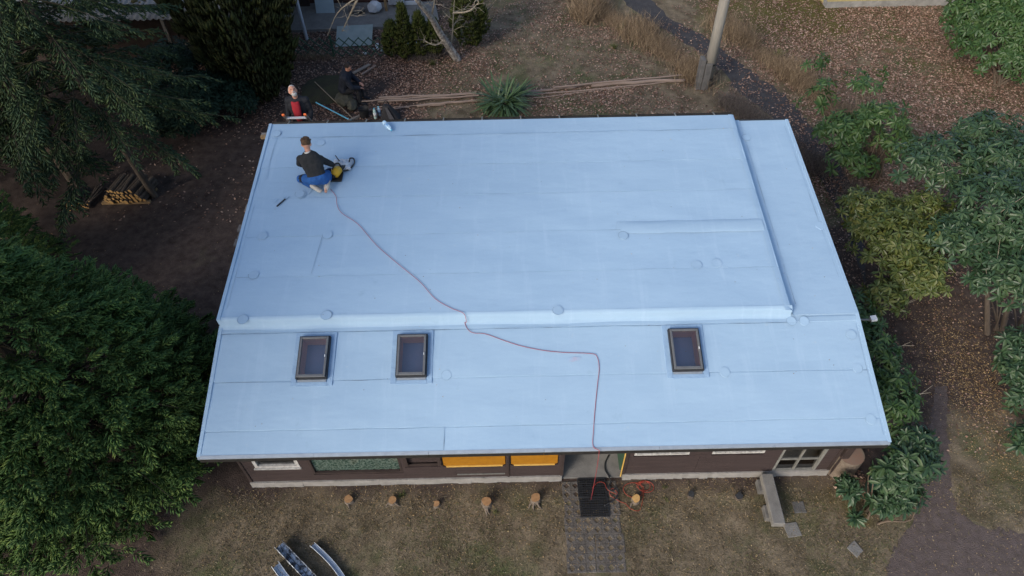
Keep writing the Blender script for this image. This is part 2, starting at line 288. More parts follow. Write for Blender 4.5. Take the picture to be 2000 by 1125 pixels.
class MB:
    def __init__(s): s.v = []; s.f = []; s.m = []; s.cm = 0
    def add(s, V, F):
        b = len(s.v); s.v += [tuple(map(float, p)) for p in V]; s.f += [tuple(i+b for i in f) for f in F]; s.m += [s.cm]*len(F); return s
    def hexa(s, P):                                      # 8 points: bottom 4 ccw, top 4 ccw
        return s.add(P, [(3,2,1,0),(4,5,6,7),(0,1,5,4),(1,2,6,5),(2,3,7,6),(3,0,4,7)])
    def box(s, x0, x1, y0, y1, z0, z1): return s.hexa([(x0,y0,z0),(x1,y0,z0),(x1,y1,z0),(x0,y1,z0),(x0,y0,z1),(x1,y0,z1),(x1,y1,z1),(x0,y1,z1)])
    def obox(s, c, ax, ay, az, sx, sy, sz):              # box about c along three axes (full sizes)
        c = Vector(c); ax = Vector(ax).normalized()*sx/2; ay = Vector(ay).normalized()*sy/2; az = Vector(az).normalized()*sz/2
        return s.hexa([c-ax-ay-az, c+ax-ay-az, c+ax+ay-az, c-ax+ay-az, c-ax-ay+az, c+ax-ay+az, c+ax+ay+az, c-ax+ay+az])
    def bar(s, a, b, w, h, up=(0,0,1)):                  # rectangular bar from a to b
        a = Vector(a); b = Vector(b); d = (b-a); L = d.length; d.normalize(); sd = d.cross(Vector(up))
        if sd.length < 1e-4: sd = d.cross(Vector((1,0,0)))
        sd.normalize(); u = sd.cross(d); return s.obox((a+b)/2, d, sd, u, L, w, h)
    def tube(s, pts, rad, n=8, cap=True):
        pts = [Vector(p) for p in pts]; k = len(pts)
        if not hasattr(rad, '__len__'): rad = [rad]*k
        V = []; F = []; t0 = (pts[1]-pts[0]).normalized()
        nx = t0.cross(Vector((0,0,1)));
        if nx.length < .05: nx = t0.cross(Vector((0,1,0)))
        nx.normalize()
        for i, p in enumerate(pts):
            t = (pts[min(i+1,k-1)]-pts[max(i-1,0)])
            t = t.normalized() if t.length > 1e-9 else t0
            nx = (nx - t*nx.dot(t)); nx = nx.normalized() if nx.length > 1e-6 else t.orthogonal().normalized()
            ny = t.cross(nx)
            for j in range(n):
                a = 2*math.pi*j/n; V.append(p + (nx*math.cos(a)+ny*math.sin(a))*rad[i])
        for i in range(k-1):
            for j in range(n): F.append((i*n+j, i*n+(j+1)%n, (i+1)*n+(j+1)%n, (i+1)*n+j))
        if cap: F.append(tuple(range(n-1,-1,-1))); F.append(tuple(range((k-1)*n, k*n)))
        return s.add(V, F)
    def ell(s, c, ax, ay, az, nu=12, nv=8):              # ellipsoid with axis vectors
        c = Vector(c); ax = Vector(ax); ay = Vector(ay); az = Vector(az); V = [c-az]; F = []
        for i in range(1, nv):
            ph = -math.pi/2+math.pi*i/nv
            for j in range(nu):
                th = 2*math.pi*j/nu; V.append(c+ax*math.cos(th)*math.cos(ph)+ay*math.sin(th)*math.cos(ph)+az*math.sin(ph))
        V.append(c+az); L = len(V)-1
        for j in range(nu): F.append((0, 1+(j+1)%nu, 1+j))
        for i in range(nv-2):
            for j in range(nu): a = 1+i*nu; F.append((a+j, a+(j+1)%nu, a+nu+(j+1)%nu, a+nu+j))
        a = 1+(nv-2)*nu
        for j in range(nu): F.append((a+j, a+(j+1)%nu, L))
        return s.add(V, F)
    def prism(s, poly, z0, z1):                          # polygon (ccw, xy) extruded
        n = len(poly); V = [(x,y,z0) for x,y in poly]+[(x,y,z1) for x,y in poly]
        return s.add(V, [tuple(range(n-1,-1,-1)), tuple(range(n,2*n))]+[(i,(i+1)%n,n+(i+1)%n,n+i) for i in range(n)])
    def grid(s, P, closed=False):                        # P: rows of points
        r = len(P); c = len(P[0]); V = [p for row in P for p in row]
        return s.add(V, [(i*c+j, i*c+j+1, (i+1)*c+j+1, (i+1)*c+j) for i in range(r-1) for j in range(c-1)])
    def build(s, name, mats, parent=None, smooth=False, origin=None, bevel=0):
        me = bpy.data.meshes.new(name); me.from_pydata(s.v, [], s.f)
        if not isinstance(mats, (list, tuple)): mats = [mats]
        for m in mats: me.materials.append(MT[m])
        me.polygons.foreach_set('material_index', s.m)
        if smooth: me.polygons.foreach_set('use_smooth', [True]*len(s.f))
        o = place(me, name, s.v, parent, origin); me.update()
        if bevel:
            b = o.modifiers.new('bevel', 'BEVEL'); b.width = bevel; b.segments = 2
        return o
def tag(o, label=None, cat=None, group=None, kind=None):
    if label: o['label'] = label
    if cat: o['category'] = cat
    if group: o['group'] = group
    if kind: o['kind'] = kind
    return o
def thing(name, label, cat, loc, group=None):
    o = bpy.data.objects.new(name, None); C.objects.link(o); o.empty_display_size = .2; o.location = loc; WL[o.name] = np.array(loc, dtype=float)
    return tag(o, label, cat, group)
def share(o, parent, loc, rot=(0,0,0), scale=(1,1,1)):    # another piece with the same mesh
    c = o.copy(); C.objects.link(c); c.parent = parent; c.location = Vector(np.asarray(loc, dtype=float)-(WL[parent.name] if parent else 0)); c.rotation_euler = rot; c.scale = scale
    WL[c.name] = np.asarray(loc, dtype=float); return c
def smooth_line(pts, n=6):                                # Catmull-Rom through the points
    P = [Vector(p) for p in pts]; P = [P[0]*2-P[1]]+P+[P[-1]*2-P[-2]]; out = []
    for i in range(1, len(P)-2):
        for k in range(n):
            t = k/n; a, b, c, d = P[i-1], P[i], P[i+1], P[i+2]
            out.append(.5*((2*b)+(c-a)*t+(2*a-5*b+4*c-d)*t*t+(-a+3*b-3*c+d)*t**3))
    out.append(P[-2]); return out
def ragged(poly, amp=.06, step=.18):
    """break a polygon's straight sides into an uneven edge"""
    out = []; n = len(poly)
    for i in range(n):
        a = np.array(poly[i][:2]); b = np.array(poly[(i+1)%n][:2]); L = np.linalg.norm(b-a); k = max(1, int(L/step))
        for j in range(k):
            q = a+(b-a)*j/k; out.append(tuple(q+rng.normal(0, amp, 2)*(1 if 0 < j else .4)))
    return out
def inside(poly, x, y):
    p = np.asarray([q[:2] for q in poly]); r = np.zeros(len(x), bool); j = len(p)-1
    for i in range(len(p)):
        c = ((p[i,1] > y) != (p[j,1] > y)) & (x < (p[j,0]-p[i,0])*(y-p[i,1])/(p[j,1]-p[i,1]+1e-12)+p[i,0]); r ^= c; j = i
    return r
def rotz(a): c, s = np.cos(a), np.sin(a); z = np.zeros_like(c); o = np.ones_like(c); return np.stack([np.stack([c,-s,z],-1), np.stack([s,c,z],-1), np.stack([z,z,o],-1)], -2)
def frames(d, up=None, roll=None):
    """rotation matrices whose x axis is d (N,3) and z axis near up"""
    d = d/np.linalg.norm(d, axis=1, keepdims=True); up = np.tile([0,0,1.], (len(d),1)) if up is None else up
    y = np.cross(up, d); bad = np.linalg.norm(y, axis=1) < 1e-3; y[bad] = [0,1,0]; y /= np.linalg.norm(y, axis=1, keepdims=True); z = np.cross(d, y)
    if roll is not None:
        c = np.cos(roll)[:,None]; s = np.sin(roll)[:,None]; y, z = y*c+z*s, z*c-y*s
    return np.stack([d, y, z], -1)
def scatter(T, TF, loc, rot, sc):
    """copies of template T (n,3) with faces TF (list of arrays) -> vertices, faces"""
    N = len(loc); n = len(T); sc = np.asarray(sc, dtype=float)
    if sc.ndim == 1: sc = sc[:,None]
    V = np.einsum('nij,nkj->nki', rot, T[None]*sc[:,None,:]) + loc[:,None]
    off = (np.arange(N)*n)[:,None,None]
    return V.reshape(-1,3), [(f[None]+off).reshape(-1, f.shape[1]) for f in TF]

# ------------------------------------------------------------------ the ground and the paths
Z0, Z1, Z2, HS = 2.084, 2.666, 3.192, .145
WD, D1, D2, WR, OV = 10.174, 1.985, 6.493, 9.074, .567
def sm(x, a, b): t = np.clip((x-a)/(b-a), 0, 1); return t*t*(3-2*t)
def zone_lawn(x, y):
    front = (1-sm(y, .0, .45))*sm(x, -2.2, .6)*.92 + .30*sm(y, -.1, .5)*(1-sm(y, .5, .7))
    back = sm(y, 6.4, 7.2)*sm(x, 1.0, 3.2)*(.92-.25*sm(y, 13, 16)*(1-sm(x, 4, 6)))
    right = sm(x, 11.9, 12.6)*(1-sm(y, 1.2, 2.6))*.8
    left = .12*(1-sm(x, -1.5, .5))
    return np.clip(front+back+right+left, 0, 1)
def zone_moss(x, y):
    a = .50*sm(x, 4.5, 7)*(1-sm(x, 11, 12.4))*sm(y, 7, 8)*(1-sm(y, 10.5, 12.3))
    b = .36*sm(x, 12, 14)*sm(y, 7, 9)
    c = .46*np.exp(-(((x-10.2)/.9)**2+((y+.1)/.5)**2))
    d = .36*np.exp(-(((x-13)/.5)**2+((y-.5)/.9)**2))
    e = .62*sm(x, 10, 12)*sm(y, 14.5, 16.5)*(1-sm(x, 15, 17))
    return np.clip(a+b+c+d+e, 0, 1)
def ground():
    xs = np.concatenate([[-300,-120,-50,-28], np.arange(-18, 28, .25), [36,60,130,300]]); ys = np.concatenate([[-300,-100,-40,-12], np.arange(-5, 24, .25), [30,50,120,300]])
    X, Y = np.meshgrid(xs, ys); V = np.stack([X.ravel(), Y.ravel(), np.zeros(X.size)], 1); nx = len(xs)
    i = np.arange(len(ys)-1)[:,None]*nx+np.arange(nx-1)[None]; F = np.stack([i, i+1, i+nx+1, i+nx], -1).reshape(-1,4)
    o = np_mesh('ground', V, F, 'ground', origin=(0,0,0))
    for nm, fn in (('lawn', zone_lawn), ('moss', zone_moss)):
        a = o.data.attributes.new(nm, 'FLOAT', 'POINT'); a.data.foreach_set('value', fn(V[:,0], V[:,1]).astype(np.float32))
    tag(o, kind='structure')
ground()
GPATH = [(12.751,2.273),(12.216,1.238),(11.701,0.354),(11.251,-0.364),(10.686,-0.901),(10.0,-1.9),(9.7,-3.1),(26,-3.6),(26,-.6),(16,-.55),(12.995,-0.592),(12.41,-0.493),(12.056,-0.205),(12.236,0.437),(12.53,1.231),(12.985,2.267)]
APATH = [(8.53,19.01),(9.17,17.115),(10.246,15.451),(11.026,13.888),(11.35,12.481),(12.048,10.937),(12.399,9.511),(12.545,7.133),(12.337,4.848),(12.887,4.832),(13.151,7.114),(13.188,9.058),(12.975,10.502),(12.772,11.726),(12.349,12.875),(11.73,14.096),(11.175,15.349),(10.098,17.005),(9.431,18.97)]
tag(MB().prism(ragged(GPATH, .028, .07), -.05, .004).build('gravel_path', 'dirt_path'), kind='structure')
def strip_path(left, right, name, m, amp=.05, step=.12):
    """a path as cross strips between its two edges, each edge a little uneven"""
    L, Rr = [smooth_line([(*p, .004) for p in e], 10) for e in (left, right)]; n = len(L)
    jl, jr = rng.normal(0, amp, n), rng.normal(0, amp, n); P = [[], []]
    for i in range(n):
        d = (Rr[i]-L[i]).normalized(); P[0].append(L[i]+d*jl[i]); P[1].append(Rr[i]+d*jr[i])
    rows = [[P[0][i].lerp(P[1][i], t) for i in range(n)] for t in (0, .33, .67, 1)]
    return tag(MB().grid(rows).build(name, m), kind='structure')
strip_path(APATH[:9], APATH[10:][::-1], 'asphalt_path', 'asphalt_path')

# ------------------------------------------------------------------ the bungalow
def zf(y): return Z0+(Z1-Z0)*y/D1                         # front roof slope
def zr(y): return Z1+(Z2-Z1)*(y-D1)/(D2-D1)               # rear roof slope (low strip)
house = thing('bungalow', 'low brown timber bungalow under a pale blue membrane roof', 'bungalow', (WD/2, OV, 0))
def wallbox(x0, x1, y0, y1, z0, z1, name, m, parent=house, bevel=0): return MB().box(x0,x1,y0,y1,z0,z1).build(name, m, parent, bevel=bevel)
# plinth
for x0, x1 in ((.06, 5.46), (6.52, 10.09)):
    m = MB(); n = 24
    for z in (0,):
        for i in range(n):
            a = x0+(x1-x0)*i/n; b = x0+(x1-x0)*(i+1)/n; j = lambda: rng.uniform(-.012, .012)
            m.hexa([(a,OV-.07+j(),-.05),(b,OV-.07+j(),-.05),(b,OV+.08,-.05),(a,OV+.08,-.05),(a,OV-.06,.16+j()),(b,OV-.06,.16+j()),(b,OV+.08,.165),(a,OV+.08,.165)])
    m.build('plinth', 'plinth', house)
wallbox(.10, .20, OV+.085, 6.35, -.05, .16, 'plinth', 'plinth'); wallbox(9.97, 10.07, OV+.085, 6.35, -.05, .16, 'plinth', 'plinth')
OPEN = [(.30,1.05,.66,1.62), (1.22,2.74,.40,1.66), (2.80,3.40,.62,1.62), (3.44,4.50,.55,1.62), (4.58,5.38,.55,1.62), (6.64,7.55,.815,1.62), (7.93,8.80,.815,1.62), (9.10,9.85,.13,1.66)]
EXP = .098
for sx0, sx1 in ((.08, 5.46), (6.53, 10.08)):
    z = .165; row = 0
    while z < 1.98:
        cuts = sorted([(a-.0, b+.0) for a, b, lo, hi in OPEN if a > sx0-.1 and b < sx1+.1 and lo < z+EXP*.85 and hi > z+EXP*.15])
        segs = []; x = sx0
        for a, b in cuts:
            if a-x > .03: segs.append((x, a))
            x = b
        if sx1-x > .03: segs.append((x, sx1))
        fin = []
        for a, b in segs:                                  # butt joints where the boards end
            jts = [q for q in ((3.64, 4.55) if row % 2 else (2.1, 4.55)) if a+.25 < q < b-.25] if sx0 < 1 else [q for q in ((7.75,) if row % 2 else (7.75, 9.0)) if a+.25 < q < b-.25]
            e = [a]+jts+[b]; fin += [(e[i]+.002, e[i+1]-.002) for i in range(len(e)-1)]
        for a, b in fin:
            t = rng.uniform(-.003, .003)
            MB().hexa([(a,OV-.036+t,z),(b,OV-.036+t,z),(b,OV-.004,z),(a,OV-.004,z),(a,OV-.022+t,z+EXP-.012),(b,OV-.022+t,z+EXP-.012),(b,OV-.002,z+EXP-.012),(a,OV-.002,z+EXP-.012)]).build('board', 'board', house)
        z += EXP; row += 1
for sx, s in ((.085, -1), (10.075, 1)):                     # side walls: full-length boards
    z = .165
    while z < 2.3:
        y1 = 6.36; y0 = OV if z < 1.95 else 1.75
        MB().hexa([(sx+s*.03,y0,z),(sx+s*.03,y1,z),(sx,y1,z),(sx,y0,z),(sx+s*.012,y0,z+EXP+.012),(sx+s*.012,y1,z+EXP+.012),(sx,y1,z+EXP+.012),(sx,y0,z+EXP+.012)]).build('board', 'board', house)
        z += EXP
z = .0
while z < 2.95:                                            # rear wall
    MB().box(.08, 10.08, 6.35-.02, 6.37, z, z+.16).build('board', 'board', house); z += .162
for x in (.06, 5.43, 6.50, 10.05): wallbox(x, x+.05, OV-.045, OV+.0, .165, 1.98, 'corner_post', 'board_dark')
for a, b, c, e in [(.08,.30,.165,1.98),(1.05,1.22,.165,1.98),(2.74,2.80,.165,1.98),(5.38,5.46,.165,1.98),(.30,1.05,.165,.66),(1.22,2.74,.165,.40),(2.80,3.44,.165,.62),(3.44,5.38,.165,.55),(6.53,6.64,.165,1.98),(7.55,7.93,.165,1.98),(8.80,9.10,.165,1.98),(9.85,10.08,.165,1.98),(6.64,7.55,.165,.815),(7.93,8.80,.165,.815)]: wallbox(a, b, OV+.001, OV+.012, c, e, 'sheathing', 'board_dark')
wallbox(.12, 5.44, OV+.22, OV+.24, .1, 1.96, 'dark_backing', 'dark_sheet'); wallbox(6.55, 10.02, OV+.22, OV+.24, .1, 1.96, 'dark_backing', 'dark_sheet')  # dark sheets close behind the windows, standing in for the rooms' darkness
for x in (.10, 10.0): wallbox(x, x+.02, OV+.25, 6.3, .1, 2.25, 'dark_backing', 'dark_sheet')
wallbox(.15, 5.42, OV+.26, 6.3, .02, .06, 'room_floor', 'room'); wallbox(6.58, 9.98, OV+.26, 6.3, .02, .06, 'room_floor', 'room')
# porch between the two rooms
wallbox(5.44, 6.54, -.02+OV, 1.02, -.04, .03, 'porch_slab', 'concrete'); wallbox(5.44, 6.54, 1.025, 1.75, -.04, .045, 'porch_slab', 'concrete')
wallbox(5.43, 5.455, OV+.002, 1.75, .05, 2.0, 'porch_wall', 'board'); wallbox(6.525, 6.55, OV+.002, 1.75, .05, 2.0, 'porch_wall', 'board')
wallbox(5.44, 6.54, 1.76, 1.80, -.02, 2.3, 'porch_wall', 'board')
d = wallbox(6.485, 6.515, .66, 1.45, .06, 1.9, 'door', 'fence_green'); MB().ell((6.475, .75, .95), (.02,0,0), (0,.05,0), (0,0,.012)).build('handle', 'black', d)
wallbox(6.482, 6.495, OV-.035, OV-.008, .05, 1.9, 'door_frame', 'amber_edge')
def window(x0, x1, z0, z1, fm, fw, name='window', panes=1, rows=1, back=None, y=OV, gl='glass'):
    m = MB(); fy0, fy1 = y-.035, y+.03
    m.box(x0,x0+fw,fy0,fy1,z0,z1); m.box(x1-fw,x1,fy0,fy1,z0,z1); m.box(x0+fw,x1-fw,fy0,fy1,z0,z0+fw); m.box(x0+fw,x1-fw,fy0,fy1,z1-fw,z1)
    w = m.build(name, fm, house)
    if fw > .05:
        MB().box(x0-.02, x1+.02, y-.065, y-.037, z0-.012, z0+.012).build('sill', fm, w)
    ix0, ix1, iz0, iz1 = x0+fw, x1-fw, z0+fw, z1-fw; bw = .026
    for i in range(1, panes): q = ix0+(ix1-ix0)*i/panes; MB().box(q-bw/2,q+bw/2,y-.025,y+.02,iz0,iz1).build('glazing_bar', fm, w)
    for j in range(1, rows): q = iz0+(iz1-iz0)*j/rows; MB().box(ix0,ix1,y-.02,y+.015,q-bw/2,q+bw/2).build('glazing_bar', fm, w)
    for i in range(panes):
        for j in range(rows):
            a = ix0+(ix1-ix0)*i/panes; b = ix0+(ix1-ix0)*(i+1)/panes; c = iz0+(iz1-iz0)*j/rows; e = iz0+(iz1-iz0)*(j+1)/rows
            MB().add([(a+.001,y+.006,c+.001),(b-.001,y+.006,c+.001),(b-.001,y+.006,e-.001),(a+.001,y+.006,e-.001)],[(0,1,2,3)]).build('pane', gl, w)
    if back:
        nx = 60; P = [[(ix0+(ix1-ix0)*k/nx, y+.014+.003*math.sin(k*1.1), zz) for k in range(nx+1)] for zz in (iz0, iz1)]
        MB().grid(P).build('curtain', back, w)
    return w
window(*OPEN[0], 'white_paint', .055, rows=1)['label'] = 'white painted window with flaking frame'
window(*OPEN[1], 'board_dark', .035, back='curtain', gl='glass')['label'] = 'dark framed window with a green dotted curtain'
window(*OPEN[5], 'white_paint', .04, panes=3); window(*OPEN[6], 'white_paint', .04, panes=3)
window(*OPEN[7], 'grey_paint', .04, panes=2, rows=4, gl='glass')['label'] = 'tall grey framed glazed door of small panes'
# recessed slatted bay between curtain window and shutters
for i in range(8): MB().box(2.82, 3.38, OV+.02, OV+.04, .64+i*.122, .64+i*.122+.112).build('slat', 'board', house)
for x in (2.80, 3.36): MB().box(x, x+.06, OV-.05, OV+.015, .62, 1.62).build('post', 'board_dark', house)
for x0, x1 in ((3.45, 4.49), (4.59, 5.37)):
    c = .045; z0 = .56; z1 = 1.6
    poly = [(x0+c,z0),(x1-c,z0),(x1,z0+c),(x1,z1),(x0,z1),(x0,z0+c)]; m = MB(); n = 6; y0, y1 = OV-.022, OV+.004
    m.add([(x,y0,z) for x,z in poly]+[(x,y1,z) for x,z in poly], [tuple(range(n)), tuple(range(2*n-1,n-1,-1))]+[(i,n+i,n+(i+1)%n,(i+1)%n) for i in range(n)])
    s_ = m.build('shutter', 'amber', house); MB().box(x0+c, x1-c, y0-.02, y0-.002, z0, z0+.022).build('bottom_rail', 'amber_edge', s_)
MB().box(3.66, 4.48, OV-.052, OV-.036, .285, .30).build('rail', 'grey_paint', house)
MB().box(4.525, 4.555, OV-.048, OV-.034, .17, 1.9).build('batten', 'board_dark', house)

# roof: deck, fascia, membrane sheets, seams, patches, skylights
SKY = [(1.335, 1.775), (2.865, 3.305), (7.125, 7.565)]; SY0, SY1 = 1.115, 1.745
roof = MB()
xb = [0.03]+[v for s in SKY for v in s]+[WD-.03]
def deck(m, x0, x1, y0, y1, fz, top=-.002, th=.09): m.hexa([(x0,y0,fz(y0)+top-th),(x1,y0,fz(y0)+top-th),(x1,y1,fz(y1)+top-th),(x0,y1,fz(y1)+top-th),(x0,y0,fz(y0)+top),(x1,y0,fz(y0)+top),(x1,y1,fz(y1)+top),(x0,y1,fz(y1)+top)])
deck(roof, .03, WD-.03, .02, SY0, zf)
for i in range(0, len(xb), 2): deck(roof, xb[i], xb[i+1], SY0, SY1, zf)
deck(roof, .03, WD-.03, SY1, D1, zf); deck(roof, .03, WD-.03, D1, D2-.01, zr)
deck(roof, .035, WR-.01, D1+.02, D2-.015, zr, HS-.004, HS-.004)
roof = roof.build('roof', 'board_dark', house)
def sheet(x0, x1, y0, y1, fz, holes=(), lap=.012, ext=.07, wr=.004, nm='membrane_sheet'):
    """one roofing sheet: its lower edge lies proud on the sheet below, its upper edge runs under the next"""
    ys = [y0]; y = y0
    hy = sorted({v for h in holes for v in h[2:]})
    base = sorted(set([y0, y1+ext]+list(np.linspace(y0, y1+ext, 7))+hy)); xs = sorted(set(list(np.linspace(x0, x1, max(2, int((x1-x0)/.22))))+[v for h in holes for v in h[:2]]))
    ph = rng.uniform(0, 6, 4)
    def z(x, y):
        t = (y-y0)/(y1+ext-y0); return fz(y)+.002+lap*(1-t)+wr*math.sin(x*2.3+ph[0]+y*1.7)*math.sin(y*5+ph[1]+x*.6)*min(1, 6*t*(1-t))
    idx = {}; V = []; F = []
    def vid(i, j):
        if (i,j) not in idx: idx[(i,j)] = len(V); V.append((xs[i], base[j], z(xs[i], base[j])))
        return idx[(i,j)]
    for i in range(len(xs)-1):
        for j in range(len(base)-1):
            cx, cy = (xs[i]+xs[i+1])/2, (base[j]+base[j+1])/2
            if any(h[0] < cx < h[1] and h[2] < cy < h[3] for h in holes): continue
            F.append((vid(i,j), vid(i+1,j), vid(i+1,j+1), vid(i,j+1)))
    b = len(V); V += [(x,y,zz-.011) for x,y,zz in V]; nf = len(F)
    ed = {}
    for f in F:
        for k in range(4): e = (f[k], f[(k+1)%4]); ed[e] = 1
    F += [tuple(b+q for q in reversed(f)) for f in F[:nf]] + [(e[1], e[0], e[0]+b, e[1]+b) for e in ed if (e[1],e[0]) not in ed]
    m = MB(); m.add(V, F); return m.build(nm, 'roof', roof, smooth=False)
H = [(a,b,SY0,SY1) for a,b in SKY]
zu = lambda y: zr(y)+HS
def on(fz, x, y, dz=.016): return (x, y, fz(y)+dz)
sheet(.0, 3.62, 0, .36, zf); sheet(3.60, WD, 0, .36, zf, lap=.013)
sheet(.0, WD, .36, 1.09, zf); sheet(0, WD, 1.09, 1.86, zf, H, lap=.009); sheet(0, WD, 1.86, D1-.03, zf, ext=.02)
# step up to the raised part: apron, riser, fillet
def riser():
    m = MB(); xs = np.linspace(0.0, WR+.03, 48); P = []
    prof = [(D1-.075, .006), (D1-.035, .018), (D1-.018, .05), (D1-.002, HS-.02), (D1+.012, HS+.004), (D1+.06, HS+.012)]
    for dy, dz in prof: P.append([(x, dy+.004*math.sin(x*3.1+dz*20), zr(max(dy, D1))-(0 if dy >= D1 else (D1-dy)*.29)+dz) for x in xs])
    return m.grid(P).build('step_riser', 'roof', roof, smooth=True)
riser()
rows = [D1+.03, 2.81, 3.66, 4.54, 5.30, 6.10, D2]
for i in range(6):
    sheet(0, WR, rows[i], rows[i+1], zu, lap=.005, ext=.07 if i < 5 else .0)
m = MB(); ys = np.linspace(D1-.03, D2, 30)                                   # side riser along the low strip
m.grid([[(WR+dx+.003*math.sin(y*4), y, zr(y)+dz) for y in ys] for dx, dz in ((.15,.014),(.075,.018),(.045,.04),(.022,HS-.03),(.008,HS-.004),(-.02,HS+.008),(-.10,HS+.013))])
m.build('step_riser', 'roof', roof, smooth=True)
sheet(WR+.005, WD, D1-.02, D2, zr, ext=0, lap=.016)
# low hump where a pipe run lies under the sheet
m = MB(); P = []
for k in range(9):
    t = k/8; y = 3.56+t*.27; P.append([(6.50+i*.126, y+.006*math.sin(i), zu(y)+.012+.016*math.sin(math.pi*t)**.7*min(1, (i+.2)/2)) for i in range(21)])
m.grid(P).build('hump', 'roof', roof, smooth=True)
def seam(pts, fz, w=.010, dz=.0165): 
    m = MB(); pts = [Vector((x,y,fz(y)+dz)) for x,y in pts]; L = []; Rr = []
    for i, q in enumerate(pts):
        t = (pts[min(i+1,len(pts)-1)]-pts[max(i-1,0)]).normalized(); sd = Vector((-t.y, t.x, 0)).normalized()*w/2*rng.uniform(.6, 1.4); L.append(q+sd); Rr.append(q-sd)
    m.grid([Rr, L]); return m.build('seam', 'seam', roof)
def hseam(x0, x1, y, fz, w=.010, step=.35): 
    xs = np.linspace(x0, x1, max(3, int((x1-x0)/step))); seam([(x, y-.004+rng.normal(0, .004)) for x in xs], fz, w)
hseam(.05, 1.25, 1.075, zf); hseam(1.9, 2.78, 1.075, zf); hseam(3.4, 7.02, 1.075, zf, .003); hseam(7.65, 10.1, 1.075, zf, .005)
hseam(.05, 10.1, .345, zf, .004); hseam(.03, WR+.1, 1.845, zf, .012); hseam(WR+.2, WD-.02, D1-.045, zf, .011)
seam([(3.61, .02), (3.612, .2), (3.61, .35)], zf, .009)
for i, w in zip(range(1, 6), (.004, .005, .004, .004, .011)): hseam(.12, WR-.05, rows[i]-.008, zu, w)
seam([(.19, 5.0), (.185, 5.5), (.19, 6.1)], zu, .012); seam([(1.35, 2.85), (1.42, 3.62)], zu, .006); seam([(2.0, 6.13), (2.0, 6.45)], zu, .006)
seam([(.1, 2.2), (.105, 2.9), (.1, 3.6), (.105, 4.4)], zu, .006)
seam([(WD-.09, 2.1), (WD-.095, 3.5), (WD-.09, 5), (WD-.1, 6.3)], zr, .006); seam([(WD-.07, .1), (WD-.075, 1), (WD-.07, 1.8)], zf, .006); seam([(WR+.16, 2.1),(WR+.165, 3.5),(WR+.16, 5.8)], zr, .006)
def patch(x, y, fz, r=.085):
    m = MB(); n = 20; V = [(x+r*math.cos(2*math.pi*k/n)*(1+rng.normal(0,.03)), y+r*math.sin(2*math.pi*k/n)) for k in range(n)]
    m.add([(a,b,fz(b)+.010) for a,b in V]+[(a,b,fz(b)+.0175) for a,b in V], [tuple(range(n,2*n))]+[(i,(i+1)%n,n+(i+1)%n,n+i) for i in range(n)])
    o = m.build('round_patch', 'roof', roof)
    a0 = rng.uniform(0, 6); a1 = a0+rng.uniform(2.5, 5.5); K = 14; ro, ri = r*1.06, r*.97
    P = [[(x+q*math.cos(a0+(a1-a0)*k/K), y+q*math.sin(a0+(a1-a0)*k/K), fz(y+q*math.sin(a0+(a1-a0)*k/K))+.019) for k in range(K+1)] for q in (ro, ri)]
    MB().grid(P).build('patch_edge', 'seam', o)
for x, y in ((0.167,6.216),(0.385,3.677),(0.398,2.854),(0.4,1.99),(1.715,2.034),(5.389,2.038),(6.588,3.521),(8.074,2.895),(7.73,2.873),(1.507,3.669),(1.06,5.936),(0.877,4.631)): patch(x, y, zu)
for x, y in ((9.263,6.003),(9.096,5.455),(10.085,3.778)): patch(x, y, zr)
for x, y in ((9.097,1.867),(9.3,1.863),(3.625,1.12),(7.911,1.076),(9.973,0.327),(9.961,1.095),(9.993,1.622)): patch(x, y, zf, .075)
# edge strips
for x0, x1 in ((-.02, .035), (WD-.035, WD+.02)):
    for fz, ya, yb, hh in ((zf, 0, D1, .02), ((zu if x0 < 1 else zr), D1+.005, D2, .02)):
        MB().hexa([(x0,ya,fz(ya)-.10),(x1,ya,fz(ya)-.10),(x1,yb,fz(yb)-.10),(x0,yb,fz(yb)-.10),(x0,ya,fz(ya)+hh),(x1,ya,fz(ya)+hh),(x1,yb,fz(yb)+hh),(x0,yb,fz(yb)+hh)]).build('edge_strip', 'roof', roof)
for i in range(6):
    a, b = WD*i/6, WD*(i+1)/6-.004
    MB().hexa([(a,-.035,Z0-.012),(b,-.035,Z0-.012),(b,.0,Z0-.004),(a,.0,Z0-.004),(a,-.035,Z0+.006),(b,-.035,Z0+.006),(b,.012,Z0+.0225),(a,.012,Z0+.0225)]).build('drip_edge', 'drip', roof)
    MB().box(a, b, -.018, .012, Z0-.13, Z0-.014).build('fascia', 'black', roof)
g = MB(); n = 8                                                    # rear gutter with brackets
prof = [(D2+.02+.055-.055*math.cos(math.pi*k/n), -.055*math.sin(math.pi*k/n)) for k in range(n+1)]
g.grid([[(x, y, Z2+HS-.03+z) for x in (.0, WR)] for y, z in prof]); g.build('gutter', 'black', roof)
for i in range(12):
    x = .35+i*.76; MB().bar((x, D2-.01, Z2+HS+.016), (x, D2+.135, Z2+HS-.02), .025, .008).build('gutter_bracket', 'grey_paint', roof)
MB().box(WR, WD, D2+.004, D2+.03, Z2-.1, Z2+.012).build('fascia', 'black', roof)
